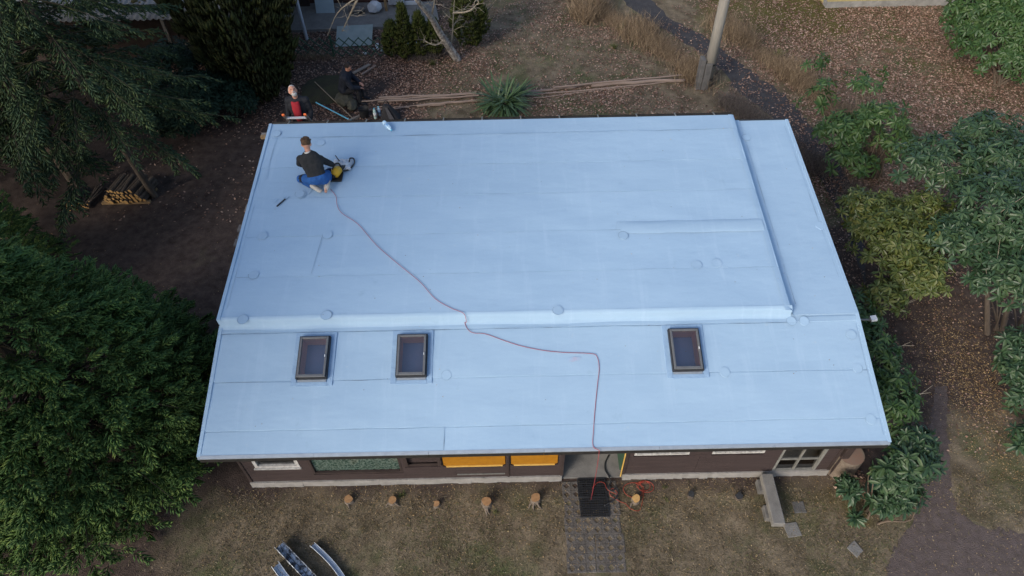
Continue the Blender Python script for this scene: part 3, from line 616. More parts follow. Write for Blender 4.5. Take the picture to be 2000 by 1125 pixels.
# skylights
A = math.atan2(Z1-Z0, D1); ex = Vector((1,0,0)); ey = Vector((0,math.cos(A),math.sin(A))); ez = Vector((0,-math.sin(A),math.cos(A)))
def skylight(x0, x1, label):
    t = MB(); L = (SY1-SY0)/math.cos(A); o0 = Vector((x0, SY0, zf(SY0))); W = x1-x0
    def B(m, a0, a1, b0, b1, c0, c1):
        P = [o0+ex*a+ey*b+ez*c for c in (c0,c1) for a, b in ((a0,b0),(a1,b0),(a1,b1),(a0,b1))]; m.hexa(P); return m
    w = MB(); fw = .034
    B(w, 0, fw, 0, L, .075, .115); B(w, W-fw, W, 0, L, .075, .115); B(w, fw, W-fw, 0, fw*1.3, .075, .112); B(w, fw, W-fw, L-fw, L, .075, .118)
    o = w.build('skylight', 'skyframe', roof, bevel=.006); o['label'] = label
    c = MB(); q = .018
    B(c, -q, .01, -q, L+q, -.02, .088); B(c, W-.01, W+q, -q, L+q, -.02, .088); B(c, .01, W-.01, -q, .01, -.02, .074); B(c, .01, W-.01, L-.01, L+q, -.02, .088); c.build('curb', 'skydark', o)
    B(MB(), .0, W, -q-.035, -q-.002, .004, .022).build('lower_flashing', 'drip', o)
    MB().add([o0+ex*a+ey*b+ez*.095 for a, b in ((fw-.002,fw*1.2),(W-fw+.002,fw*1.2),(W-fw+.002,L-fw+.002),(fw-.002,L-fw+.002))], [(0,1,2,3)]).build('pane', 'skyglass', o)
    s = MB(); D = -.17; k = .037; e = .014
    B(s, e, k, e, L-e, D, .073); B(s, W-k, W-e, e, L-e, D, .073); B(s, k, W-k, e, k, D, .073); B(s, k, W-k, L-k, L-e, D, .073); s.build('shaft_lining', 'shaft', o); B(MB(), k, W-k, k, L-k, D-.02, D-.002).build('added_shaft_panel', 'well', o)  # panel added to close the shaft; its blue stands for room and reflection
    for a0, a1, b0, b1, zz in ((-.10,-.02,-.11,L+.10,.020),(W+.02,W+.10,-.11,L+.10,.020),(-.018,W+.018,-.12,-.056,.0195),(-.018,W+.018,L+.02,L+.10,.0195)): B(MB(), a0, a1, b0, b1, .001, zz).build('flashing_strip', 'roof_old', o)
    f = MB(); B(f, W*.93, W*.955, L*.48, L*.53, .116, .135); f.build('catch', 'white_plastic', o)
skylight(*SKY[0], 'roof window nearest the left edge of the roof'); skylight(*SKY[1], 'middle roof window below the step'); skylight(*SKY[2], 'roof window alone towards the right edge')
sp = [(5.485,1.303),(5.579,1.285),(5.693,1.315),(5.727,1.354),(5.616,1.365),(5.519,1.342)]; n = len(sp); MB().add([(a,b,zf(b)+.0165) for a,b in sp], [tuple(range(n))]).build('chalk_smudge', 'red_smudge', roof)

# ------------------------------------------------------------------ people
def nv(a): return Vector(a).normalized()
def hand(m, w, d, nrm, curl=.5, side=1):
    """palm, four fingers of different length bent by curl, thumb from the side of the palm"""
    w = Vector(w); d = nv(d); nrm = nv(nrm); s = d.cross(nrm).normalized()*side; nrm = s.cross(d).normalized()*side
    m.ell(w+d*.045, d*.055, s*.042, nrm*.017)
    for k, (o, L) in enumerate(((-.030,.062),(-.010,.075),(.011,.070),(.030,.055))):
        a = w+d*.085+s*o; b = a+(d*math.cos(curl*.6)-nrm*math.sin(curl*.6))*L*.5; c = b+(d*math.cos(curl*1.5)-nrm*math.sin(curl*1.5))*L*.5
        m.tube([a-d*.02, a, b, c], [.010,.0095,.009,.007], 6)
    a = w+d*.025-s*.038; b = a+(d*.6-s*.7).normalized()*.035; c = b+(d*.9-s*.1-nrm*.4).normalized()*.032
    m.tube([a+s*.02, a, b, c], [.013,.012,.0105,.008], 6)
def merge(o, vox=.011, it=3):
    r = o.modifiers.new('remesh', 'REMESH'); r.mode = 'VOXEL'; r.voxel_size = vox; r.use_smooth_shade = True
    s = o.modifiers.new('smooth', 'SMOOTH'); s.factor = .5; s.iterations = it
    return o
def person(label, J, top, bottom, shoe, hair, hair_style, collar=None, inner=None, group=None, knee=None, bulk=0.0):
    """J: joints in world space (head, neck, lsh, rsh, lel, rel, lwr, rwr, hip, lhip, rhip, lkn, rkn, lan, ran, ltoe, rtoe, face)"""
    J = {k: Vector(v) for k, v in J.items()}
    t = thing('person', label, 'person', (J['hip'].x, J['hip'].y, min(v.z for v in J.values())-.03), group)
    lat = (J['rsh']-J['lsh']).normalized(); up = (J['neck']-J['hip']).normalized(); dep = up.cross(lat).normalized(); lat = dep.cross(up).normalized()*1.0
    fa = nv(J['face']); hl = fa.cross(Vector((0,0,1))).normalized(); hu = hl.cross(fa).normalized(); hd = J['head']
    def torso(m, g):
        hp, nk = J['hip'], J['neck']; L = (nk-hp).length
        m.ell(hp+up*.03, lat*(.165+g), dep*(.115+g), up*(.13+g)); m.ell(hp+up*L*.36, lat*(.160+g), dep*(.110+g), up*(.17+g)); m.ell(hp+up*L*.64, lat*(.185+g), dep*(.118+g), up*(.21+g))
        for s in ('lsh', 'rsh'): m.tube([nk-up*.06, J[s]-up*.01], [.062+g, .062+g], 10); m.ell(J[s], (.058+g,0,0), (0,.058+g,0), (0,0,.058+g))
    def arm(m, s, g, full=True):
        e = J[s+'wr'] if full else J[s+'el'].lerp(J[s+'wr'], .96); m.tube([J[s+'sh'], J[s+'sh'].lerp(J[s+'el'], .5), J[s+'el'], J[s+'el'].lerp(J[s+'wr'], .45), e], [.056+g, .050+g, .042+g, .038+g, .028+g], 10); m.ell(J[s+'el'], (.042+g,0,0), (0,.042+g,0), (0,0,.042+g))
    def leg(m, s, g, e=1.0):
        k, a = J[s+'kn'], J[s+'kn'].lerp(J[s+'an'], e); m.tube([J[s+'hip'], J[s+'hip'].lerp(k, .5), k, k.lerp(a, .4), a], [.088+g, .078+g, .058+g, .054+g, .040+g], 10); m.ell(k, (.058+g,0,0), (0,.058+g,0), (0,0,.058+g)); m.ell(J[s+'hip'], (.09+g,0,0), (0,.09+g,0), (0,0,.09+g))
    b = MB(); torso(b, 0)
    for s in 'lr': arm(b, s, 0); leg(b, s, 0)
    b.tube([J['neck']-up*.06, hd-hu*.06], [.056, .050], 10)
    b.ell(hd+hu*.02-fa*.008, hl*.076, fa*.093, hu*.105, 16, 12); b.ell(hd-hu*.055+fa*.022, hl*.056, fa*.062, hu*.062)   # skull and jaw
    b.tube([hd+fa*.085+hu*.018, hd+fa*.106-hu*.022], [.009, .015], 8); b.ell(hd+fa*.102-hu*.024, hl*.017, fa*.012, hu*.011)     # nose
    for s in (-1, 1): b.ell(hd+hl*s*.079-fa*.012-hu*.005, hl*.011, fa*.020, hu*.032); b.ell(hd+fa*.082+hl*s*.032+hu*.030, hl*.024, fa*.010, hu*.008)   # ears, brows
    for s, sd in (('l', -1), ('r', 1)):
        d = J[s+'wr']-J[s+'el']; nrm = J.get(s+'palm', Vector((0,0,1))); hand(b, J[s+'wr'], J.get(s+'hand', d), nrm, .7, sd)
    for s in 'lr':
        d = nv(J[s+'toe']-J[s+'an']); b.tube([J[s+'an']-d*.03, J[s+'an'], J[s+'toe']], [.03, .034, .026], 8)
    body = merge(b.build('body', 'skin', t), .010, 3)
    for s in (-1, 1): MB().ell(hd+fa*.079+hl*s*.033+hu*.012, hl*.013, fa*.008, hu*.007).build('eye', 'eye', body)
    MB().ell(hd+fa*.078-hu*.058, hl*.024, fa*.010, hu*.006).build('mouth', 'lips', body)
    h = MB()
    if hair_style == 'short':
        h.ell(hd+hu*.042-fa*.022, hl*.085, fa*.092, hu*.093, 18, 12)
        for k in range(46):
            a, e = rng.uniform(0, 6.28), rng.uniform(.2, 1.5); q = (hl*math.cos(a)*math.cos(e)+fa*math.sin(a)*math.cos(e)+hu*math.sin(e)); h.ell(hd+hu*.042-fa*.022+q*.085, hl*.018, fa*.018, hu*.014, 6, 4)
    if hair_style == 'balding':
        h.ell(hd+hu*.024-fa*.040, hl*.084, fa*.076, hu*.094, 16, 10); h.ell(hd+hu*.075-fa*.006, hl*.062, fa*.07, hu*.05)
        be = MB(); be.ell(hd-hu*.078+fa*.040, hl*.056, fa*.052, hu*.045); be.ell(hd-hu*.040+fa*.088, hl*.030, fa*.012, hu*.010); be.build('beard', hair, t, smooth=True)
    h.build('hair', hair, t, smooth=True)
    c = MB(); torso(c, .020+bulk)
    for s in 'lr': arm(c, s, .014+bulk*.6, False)
    cl = merge(c.build('jacket' if inner else 'jumper', top, t), .012, 8)
    if collar:
        MB().tube([J['neck']-up*.02, J['neck']+up*.045], [.076, .068], 14).build('collar', collar, t, smooth=True)
    if inner:                                             # shirt showing in the open jacket
        m = MB(); hp, nk = J['hip'], J['neck']; L = (nk-hp).length; rows = []
        for k in range(9):
            q = k/8; w = .040+.035*math.sin(q*2.2); cc = hp.lerp(nk, .12+.82*q)-0*up; dd = .150+.022*math.sin(math.pi*min(1, q*1.1))
            rows.append([cc+dep*(-dd if False else dd)*FR+lat*w*x*1.0-dep*FR*.03*abs(x) for x in (-1,-.5,0,.5,1)])
        m.grid(rows); o = m.build('shirt', inner, t, smooth=True); so_ = o.modifiers.new('thick', 'SOLIDIFY'); so_.thickness = .03
    p = MB(); p.ell(J['hip']+up*.02, lat*.190, dep*.140, up*.14)
    for s in 'lr': leg(p, s, .018, .95)
    tr = merge(p.build('trousers', bottom, t), .012, 3)
    if knee:
        for s in 'lr':
            d = (J[s+'kn']-J[s+'hip']).normalized(); MB().tube([J[s+'kn']-d*.17, J[s+'kn']-d*.06], [.094, .082], 10).build('knee_patch', knee, tr, smooth=True)
    for s in 'lr':
        d = nv(J[s+'toe']-J[s+'an']); m = MB(); zz = Vector((0,0,1)); sd = d.cross(zz)
        if sd.length < .1: sd = Vector((1,0,0))
        sd.normalize(); n_ = sd.cross(d).normalized(); a = J[s+'an']-d*.055; L = .26
        prof = [(0,.030,.040),(.04,.040,.048),(.10,.042,.044),(.17,.050,.036),(.22,.048,.028),(.26,.030,.020)]
        P = [[a+d*q+sd*w*math.cos(x)+n_*hh*math.sin(x) for x in np.linspace(0, 2*math.pi, 13)] for q, w, hh in prof]
        m.grid(P); m.add(P[0][:12], [tuple(range(11,-1,-1))]); m.add(P[-1][:12], [tuple(range(12))]); m.build('shoe', shoe, t, smooth=True)
    return t
FR = 1
RZ = zr(4.75)+HS+.016                                       # roof surface where the roofer kneels
person('man in charcoal jumper and blue trousers kneeling on the roof, seen from behind', dict(
    hip=(1.25,4.71,RZ+.27), neck=(1.16,4.86,RZ+.70), head=(1.145,4.935,RZ+.845), face=(-.12,.85,-.60), lsh=(.99,4.87,RZ+.575), rsh=(1.335,4.87,RZ+.565),
    lel=(.885,5.02,RZ+.36), rel=(1.44,5.03,RZ+.34), lwr=(.98,5.20,RZ+.15), rwr=(1.42,5.22,RZ+.16), lhip=(1.15,4.72,RZ+.25), rhip=(1.35,4.72,RZ+.25),
    lkn=(.86,4.93,RZ+.085), rkn=(1.36,5.12,RZ+.085), lan=(1.11,4.72,RZ+.09), ran=(1.395,4.80,RZ+.15), ltoe=(1.25,4.64,RZ+.05), rtoe=(1.365,4.58,RZ+.05)),
    'sweater', 'blue_trousers', 'shoe', 'hair_brown', 'short', collar='collar', knee='dark_panel')
FR = 1
person('grey haired bearded man in black jacket and red shirt on the ladder, looking up', dict(
    hip=(.43,7.10,3.00), neck=(.42,7.15,3.52), head=(.395,7.135,3.665), face=(.30,-.62,.72), lsh=(.595,7.15,3.45), rsh=(.245,7.15,3.45),
    lel=(.655,7.12,3.20), rel=(.19,7.12,3.20), lwr=(.63,6.93,3.07), rwr=(.20,6.94,3.06), lhip=(.52,7.10,2.98), rhip=(.34,7.10,2.98),
    lkn=(.53,7.26,2.62), rkn=(.33,7.26,2.62), lan=(.53,7.60,2.30), ran=(.33,7.60,2.30), ltoe=(.53,7.45,2.24), rtoe=(.33,7.45,2.24)),
    'jacket', 'dark_trousers', 'jacket', 'hair_white', 'balding', inner='red_shirt')
FR = 1
person('dark haired man in dark navy clothes sitting on the stone, seen from the side', dict(
    hip=(.03,12.25,.50), neck=(.19,12.27,1.00), head=(.275,12.265,1.15), face=(.80,-.30,-.30), lsh=(.15,12.47,.94), rsh=(.17,12.06,.94),
    lel=(.30,12.52,.68), rel=(.32,12.02,.66), lwr=(.50,12.36,.60), rwr=(.52,12.16,.56), lhip=(.05,12.35,.48), rhip=(.05,12.15,.48),
    lkn=(.47,12.40,.55), rkn=(.46,12.16,.53), lan=(.48,12.42,.10), ran=(.44,12.14,.10), ltoe=(.64,12.44,.05), rtoe=(.60,12.13,.05)),
    'navy', 'dark_trousers', 'jacket', 'hair_dark', 'short', bulk=.035)
def rock(name, c, r, label=None, cat='stone', m='stone', seed=0, parent=None, flat=1.0, n=40):
    g_ = np.random.default_rng(seed); bm = bmesh.new()
    for _ in range(n):
        q = g_.normal(0, 1, 3); q /= np.linalg.norm(q); q *= g_.uniform(.82, 1.0)**1
        bm.verts.new((c[0]+q[0]*r[0], c[1]+q[1]*r[1], max(c[2]-.02, c[2]+r[2]*.45+q[2]*r[2]*.55*flat)))
    bmesh.ops.convex_hull(bm, input=bm.verts); bmesh.ops.delete(bm, geom=[v for v in bm.verts if not v.link_faces], context='VERTS')
    V = [tuple(v.co) for v in bm.verts]; bm.verts.index_update(); F = [tuple(v.index for v in f.verts) for f in bm.faces]; bm.free()
    o = MB().add(V, F).build(name, m, parent)
    if label: tag(o, label, cat)
    return o
rock('seat_stone', (.00,12.22,0), (.30,.30,.42), 'low mossy stone the dark haired man sits on', seed=3)
rock('stone', (0.243,12.003,0), (.17,.26,.30), 'upright grey stone next to the broom handle', seed=5)

# ------------------------------------------------------------------ things on the roof
lad = thing('ladder', 'aluminium step ladder with orange end caps leaning at the rear eave', 'ladder', (.43,7.2,0))
lt = lambda z: Vector((0, 6.72+(3.40-z)*.72, z))
for x in (.215, .645):
    MB().bar(lt(0)+Vector((x,0,0)), lt(3.36)+Vector((x,0,0)), .025, .06, up=(1,0,0)).build('rail', 'rail_grey', lad)
    a = lt(3.36)+Vector((x,0,0)); d = (lt(3.3)-lt(3)).normalized(); MB().bar(a, a+d*.055, .036, .05, up=(1,0,0)).build('end_cap', 'orange_plastic', lad)
for k in range(13):
    q = lt(.25+k*.25); MB().box(.232, .628, q.y-.028, q.y+.028, q.z-.010, q.z+.010).build('tread', 'step', lad)
def roofpts(px): return px
cable = [(1.418,4.728,3.131),(1.545,4.539,3.109),(1.588,4.343,3.086),(1.695,4.149,3.064),(2.013,3.884,3.033),(2.37,3.423,2.979),(2.749,3.035,2.933),(3.158,2.639,2.887),(3.425,2.301,2.848),(3.679,2.119,2.827),(3.786,2.068,2.821)]
c2 = [(3.901,1.947,2.655),(3.951,1.837,2.623),(4.041,1.776,2.605),(4.228,1.756,2.599),(4.526,1.641,2.565),(4.806,1.545,2.537),(5.125,1.473,2.516),(5.444,1.433,2.504),(5.843,1.408,2.497),(5.959,1.365,2.484),(5.985,1.18,2.43),(5.943,0.945,2.361),(5.876,0.562,2.249),(5.831,0.265,2.162),(5.806,0.033,2.094)]
drop = [(5.89,-.06,Z0-.02),(5.895,-.07,1.5),(5.90,-.03,.7),(5.93,.10,.12),(5.98,.26,.062)]
cbl = [(x,y,z+.024) for x,y,z in cable]+[(3.90,D1+.01,Z1+HS+.03),(3.93,D1-.06,Z1+.06)]+[(x,y,z+.024) for x,y,z in c2]+[(5.885,-.04,Z0+.03)]+drop
tag(MB().tube(smooth_line(cbl, 5), .0042, 6).build('power_cable', 'red_cable', smooth=True), 'thin red power cable lying across the roof and over the eave', 'cable')
# hot-air machine beside the roofer
tool = thing('blower', 'yellow and black hot air machine beside the kneeling roofer', 'machine', (1.52,5.02,RZ))
ty = zr(5.0)+HS+.016
MB().tube([(1.47,4.95,ty+.10),(1.50,5.02,ty+.13),(1.55,5.10,ty+.13)], [.075,.092,.075], 16).build('housing', 'yellow_tool', tool, smooth=True)
MB().tube([(1.462,4.932,ty+.095),(1.456,4.918,ty+.093)], [.048,.040], 14).build('intake', 'black', tool)
MB().tube([(1.55,5.10,ty+.12),(1.60,5.2,ty+.10),(1.63,5.27,ty+.05)], [.05,.035,.028], 12).build('nozzle', 'black', tool, smooth=True)
MB().tube(smooth_line([(1.46,5.0,ty+.2),(1.50,5.05,ty+.27),(1.56,5.10,ty+.26),(1.58,5.12,ty+.19)], 5), .014, 8).build('handle', 'black', tool, smooth=True)
MB().box(1.40,1.60,4.90,5.14,ty-.004,ty+.03).build('base_plate', 'black', tool)
def crumple(name, c, sx, sy, h, m, label, cat, seed):
    g_ = np.random.default_rng(seed); n = 13; P = []
    for i in range(n):
        row = []
        for j in range(n):
            u, v = i/(n-1)*2-1, j/(n-1)*2-1; e = max(0, 1-max(abs(u),abs(v))**2.4); row.append((c[0]+u*sx+g_.normal(0,.012), c[1]+v*sy+g_.normal(0,.012), c[2]+.008+h*e*g_.uniform(.45,1)))
        P.append(row)
    o = MB().grid(P).build(name, m); s_ = o.modifiers.new('thick', 'SOLIDIFY'); s_.thickness = .006; return tag(o, label, cat)
bz = zr(5.3)+HS
crumple('crumpled_bag', (1.56,5.33,bz+.012), .17, .15, .10, 'paper', 'crumpled white plastic bag beside the yellow machine', 'bag', 4)
tag(MB().tube(smooth_line([(1.60,5.14,zu(5.14)+.05),(1.70,5.2,zu(5.2)+.035),(1.78,5.33,zu(5.33)+.04),(1.76,5.45,zu(5.45)+.05),(1.69,5.46,zu(5.46)+.05),(1.68,5.36,zu(5.36)+.045),(1.62,5.22,zu(5.22)+.035)], 6), .014, 8).build('hose', 'rubber', smooth=True), 'loop of black hose beside the crumpled white bag', 'hose')
tag(MB().tube([(1.44,5.44,zu(5.44)+.14),(1.53,5.30,zu(5.30)+.14)], .010, 8).build('hand_roller', 'black'), 'black hand tool lying on the crumpled white bag', 'tool')
def bottle(base, d, L, r, label, m, name='water_bottle', lab='bottle_label'):
    d = nv(d); b = Vector(base); t = thing(name, label, 'bottle', tuple(b))
    prof = [(0,.7),(.04,1),(.2,1),(.24,.9),(.28,1),(.62,1),(.66,.92),(.70,1),(.78,.85),(.88,.42),(.93,.36)]
    MB().tube([b+d*L*q for q,_ in prof], [r*w for _,w in prof], 14).build('bottle_body', m, t, smooth=True)
    MB().tube([b+d*L*.30, b+d*L*.60], r*1.03, 14).build('label', lab, t, smooth=True); MB().tube([b+d*L*.925, b+d*L*1.0], r*.42, 10).build('cap', 'blue_pole', t, smooth=True)
bottle((2.235,6.42,zu(6.42)+.06), (.45,-.62,-.07), .30, .045, 'clear blue water bottle lying on the rear edge of the roof', 'bottle')
for k, (p0, p1, p2, lb) in enumerate((((0.514,4.337),(0.572,4.419),(0.638,4.515),'straight dark membrane offcut lying near the roofer'),)):
    tag(MB().bar((p0[0],p0[1],zu(p0[1])+.022),(p2[0],p2[1],zu(p2[1])+.022),.028,.008).build('offcut_strip', 'rubber'), lb, 'offcut')
def curl(x, y, r, a0, a1, lb, w=.012):
    n = 18; P = [[(x+q*math.cos(a0+(a1-a0)*k/n), y+q*math.sin(a0+(a1-a0)*k/n), zu(y+q*math.sin(a0+(a1-a0)*k/n))+.019+.012*(k/n)) for k in range(n+1)] for q in (r, r-w)]
    o = MB().grid(P).build('offcut_curl', 'seam'); s_ = o.modifiers.new('thick', 'SOLIDIFY'); s_.thickness = .004; tag(o, lb, 'offcut')
q = (0.899,4.606); curl(*q, .095, -1.8, 1.2, 'large curled membrane trimming behind the kneeling roofer', .016)
q = (0.648,4.564); curl(*q, .05, 3.4, 6.2, 'small dark curled trimming beside the straight membrane offcut', .018)
q = (0.448,4.496); curl(*q, .05, 4.2, 6.8, 'faint thin curled trimming furthest from the kneeling roofer')
q = (0.976,4.703); curl(*q, .10, -1.2, .7, 'thin open curl of trimming at the roofer\'s shoes')

# ------------------------------------------------------------------ things in front of the bungalow
def stump(x, y, r, h, m, label, seed, roots=2, bark='bark'):
    g_ = np.random.default_rng(seed); n = 18; t = thing('tree_stump', label, 'stump', (x,y,0), 'stumps of a felled row along the front wall')
    k = 1+g_.normal(0, .16, n); k = (k*1.4+np.roll(k,1)*.8+np.roll(k,-1)*.8)/3; an = np.linspace(0, 2*math.pi, n, endpoint=False)
    ring = lambda s, z, tilt=0: [(x+r*s*k[i]*math.cos(an[i]), y+r*s*k[i]*math.sin(an[i]), z+tilt*math.cos(an[i]-1)) for i in range(n)]
    h = h*.75; b = MB(); P = [ring(1.3,-.02), ring(1.12,h*.35), ring(1.02,h*.9), ring(1.0,h,.01)]; b.grid([p+[p[0]] for p in P])
    for q in range(roots):
        a = g_.uniform(3.6, 5.9); b.tube([(x+r*.7*math.cos(a),y+r*.7*math.sin(a),h*.45),(x+r*1.6*math.cos(a),y+r*1.6*math.sin(a),.03),(x+r*2.6*math.cos(a+.2),y+r*2.6*math.sin(a+.2),-.01)],[r*.30,r*.2,r*.08],7)
    b.build('bark_side', bark, t)
    top = ring(.985, h+.002, .01); MB().add(top+[(x,y,h+.004)], [(i,(i+1)%n,n) for i in range(n)]).build('cut_face', m, t, origin=(x,y,h))
for i, (px, r, h, m, lb, rt) in enumerate((((1.787,0.224),.075,.10,'stump_top','small orange cut stump between the curtain window and the lawn',1),((2.549,0.189),.075,.10,'stump_top','rough orange stump with a grass tuft beside it',2),((3.301,0.108),.058,.10,'stump_top','smallest oval stump below the left end of the amber shutter',0),
        ((4.159,0.107),.090,.16,'stump_top','tallest pale stump with two grey roots below the amber shutters',3),((4.993,0.152),.088,.16,'stump_top','lumpy stump with side branches beside the grass pavers',3),((6.7,0.114),.078,.12,'log_end','split hollow stump ringed by the orange cable',1),
        ((7.66,0.184),.062,.09,'rubber','black weathered stump below the white framed windows',0),((8.468,0.138),.070,.08,'rubber','black weathered stump beside the concrete beam',0))):
    stump(px[0], px[1]-.0, r*.88, h, m, lb, 30+i, rt, 'bark' if m == 'rubber' else 'stump_bark')
# grass pavers: interlocking concrete lattice stones
def paver_mesh():
    m = MB(); W, Dp, h = .47, .31, .05; nx, ny = 3, 2; cw, cd = W/nx, Dp/ny
    for i in range(nx):
        for j in range(ny):
            cx, cy = -W/2+cw*(i+.5), -Dp/2+cd*(j+.5); r0x, r0y = cw*.5-.0005, cd*.5-.0005; n = 8
            sq = [(-1,-1),(0,-1),(1,-1),(1,0),(1,1),(0,1),(-1,1),(-1,0)]; di = [(-.5,-.5),(-.12,-1),(.5,-.5),(1,-.1),(.5,.5),(.12,1),(-.5,.5),(-1,.1)]
            rings = [(sq,1,-.03),(sq,1,h-.006),(sq,.95,h),(di,.72,h),(di,.64,h-.012),(di,.60,-.03)]
            V = [(cx+px*r0x*s, cy+py*r0y*s, z) for P,s,z in rings for px,py in P]
            F = [(q*n+a, q*n+(a+1)%n, (q+1)*n+(a+1)%n, (q+1)*n+a) for q in range(5) for a in range(n)]; m.add(V, F)
    return m
pv0 = thing('paver_path', 'path of grey lattice grass pavers leading to the porch', 'paving', (5.93,-.3,0))
first = None
for j in range(7):
    for i in range(2):
        if j == 6 and i == 0: continue
        loc = (5.70+i*.478+rng.normal(0,.004)+(.01 if j % 2 else -.01), .34-j*.235-.0, -.028+rng.normal(0,.003)); 
        loc = (loc[0], .33-j*.318*0.98, loc[2]-.012)
        if loc[1] < -1.1: continue
        if first is None:
            first = paver_mesh().build('paver', 'paver', pv0, origin=(0,0,0)); first.location = Vector(loc)-pv0.location; first.rotation_euler.z = rng.normal(0,.01)
        else: share(first, pv0, loc, (rng.normal(0,.006), rng.normal(0,.006), rng.normal(0,.012)))
def mat_piece(x0, y0, W, Dp, z, ang, label):
    m = MB(); nx, ny = 12, 8; c, s = math.cos(ang), math.sin(ang); tr = lambda x, y, zz: (x0+c*x-s*y, y0+s*x+c*y, zz); w = .0075
    def b(xa, xb, ya, yb, z1): m.hexa([tr(xa,ya,z),tr(xb,ya,z),tr(xb,yb,z),tr(xa,yb,z),tr(xa,ya,z1),tr(xb,ya,z1),tr(xb,yb,z1),tr(xa,yb,z1)])
    for i in range(nx+1): q = W*i/nx; e = 2.0 if i in (0,nx) else 1; b(q-w*e/2, q+w*e/2, 0, Dp, z+.0202)
    for j in range(ny+1): q = Dp*j/ny; e = 2.0 if j in (0,ny) else 1; b(0, W, q-w*e/2, q+w*e/2, z+.020)
    for i in range(nx):                                     # round knobs at the cell centres
        for j in range(ny):
            if False: cx, cy = W*(i+.5)/nx, Dp*(j+.5)/ny; b(cx-.006, cx+.006, cy-.006, cy+.006, z+.012)
    tag(m.build('rubber_mat', 'rubber'), label, 'doormat')
mat_piece(5.735, .185, .475, .335, .022, .0, 'black perforated rubber mat touching the porch slab'); mat_piece(5.745, -.165, .475, .335, .022, .01, 'black perforated rubber mat further out on the pavers')
coil = [(6.071,0.579,0),(6.089,0.407,0),(6.147,0.274,0),(6.274,0.142,0),(6.392,0.102,0),(6.499,0.118,0)]
loops = []
for cx, cy, r, k0, turns in (((6.699,0.299)+(.17,0,1.2)),((6.886,0.37)+(.115,.6,1.3)),((6.919,0.35)+(.13,2.,1.1))):
    loops += [(cx+r*math.cos(k0+2*math.pi*t)*(1+.12*math.sin(5*t)), cy+r*.8*math.sin(k0+2*math.pi*t), .02+.004*len(loops)/10) for t in np.linspace(0, turns, 14)]
tail = [(6.405,0.212,0),(6.33,0.326,0),(6.264,0.216,0),(6.427,0.101,0),(6.526,0.054,0),(6.601,-0.039,0),(6.756,-0.051,0)]
tag(MB().tube(smooth_line([(5.985,.275,.062),(6.0,.36,.062),(6.10,.44,.062),(6.2,.42,.05),(6.24,.30,.05)]+[(x,y,.052 if x < 6.45 else .02) for x,y,z in tail[:3]]+[(x,y,.022) for x,y,z in tail[3:]]+loops, 4), .0045, 6).build('extension_cable', 'orange_cable', smooth=True), 'tangled orange extension cable coiled around the split stump', 'cable')
hose = [(6.33,.95,.05),(6.25,.80,.045),(6.24,.66,.045),(6.30,.52,.05)]+[(x,y,.055) for x,y in ((6.306,0.43),(6.242,0.337),(6.315,0.27),(6.402,0.334),(6.417,0.24),(6.342,0.122),(6.23,0.06),(6.155,0.016))]
tag(MB().tube(smooth_line(hose, 5), .012, 8).build('black_cable', 'rubber', smooth=True), 'thick black cable running out of the porch over the mat', 'cable')
MB_ = MB(); bc = (8.965,0.532); be = (8.942,-0.348); dv = (Vector((*be,0))-Vector((*bc,0))).normalized(); sd = Vector((-dv.y, dv.x, 0))
bt = thing('concrete_beam', 'concrete beam lying on rubble blocks against the plinth', 'beam', (bc[0], bc[1]-.4, 0))
def bm_(a, b, w, z0, z1, nm, m, off=0):
    A = Vector((*bc,0))+dv*a+sd*off; B = Vector((*bc,0))+dv*b+sd*off; P = [A-sd*w/2, B-sd*w/2, B+sd*w/2, A+sd*w/2]
    return MB().hexa([(p.x,p.y,z0) for p in P]+[(p.x,p.y,z1) for p in P]).build(nm, m, bt, bevel=.012)
bm_(.10, .98, .20, .14, .27, 'beam', 'concrete'); bm_(.14, .36, .26, 0, .138, 'block', 'dark_concrete', -.02); bm_(.6, .84, .25, 0, .138, 'block', 'dark_concrete', -.02)
for px, s, a, lb in (((9.444,-0.066),.20,.03,'dark square paving slab sunk beside the concrete beam'),((9.221,-0.449),.235,.12,'pale square paving slab at the outer end of the beam'),((10.154,-0.791),.20,.6,'half overgrown paving slab alone in the lawn')):
    c, s_ = math.cos(a)*s/2, math.sin(a)*s/2; poly = [(px[0]-c+s_,px[1]-s_-c),(px[0]+c+s_,px[1]+s_-c),(px[0]+c-s_,px[1]+s_+c),(px[0]-c-s_,px[1]-s_+c)]
    if 'half' in lb: poly = [poly[0], (poly[1][0]-.03,poly[1][1]), poly[2], (px[0]-.02, px[1]+.12), poly[3]]
    tag(MB().prism(poly, -.03, .018).build('paving_slab', 'dark_concrete' if 'dark' in lb else 'concrete', bevel=.006), lb, 'slab')
# scrap gutter pieces on the lawn
def gutter(a, b, w, z, label, bent=0, m='zinc_dirty'):
    a, b = Vector(a), Vector(b); d = (b-a).normalized(); s_ = Vector((-d.y, d.x, 0)); P = []
    prof = [(-.5,.10),(-.47,.115),(-.5,.03),(-.36,.0),(-.05,.0),(0,.05),(.05,.0),(.36,.0),(.5,.03),(.5,.09),(.44,.10)]
    n = 10
    for k in range(n+1):
        t = k/n; c = a.lerp(b, t)+s_*bent*math.sin(math.pi*t*.9)
        P.append([c+s_*u*w+Vector((0,0,z+v*w/.16)) for u, v in prof])
    o = MB().grid(P).build('gutter_piece', m, smooth=False); s2 = o.modifiers.new('thick', 'SOLIDIFY'); s2.thickness = .004; tag(o, label, 'scrap metal')
gutter((0.767,-0.547,0), (1.671,-1.345,0), .16, .06, 'wide dirty zinc gutter piece lying on the lawn'); gutter((0.764,-0.853,0), (1.18,-1.297,0), .13, .01, 'short shiny zinc gutter piece beside the wide one', m='alu')
gutter((1.305,-0.541,0), (2.028,-1.314,0), .085, .03, 'narrow bent metal strip lying apart from the gutter pieces', .06, 'alu')
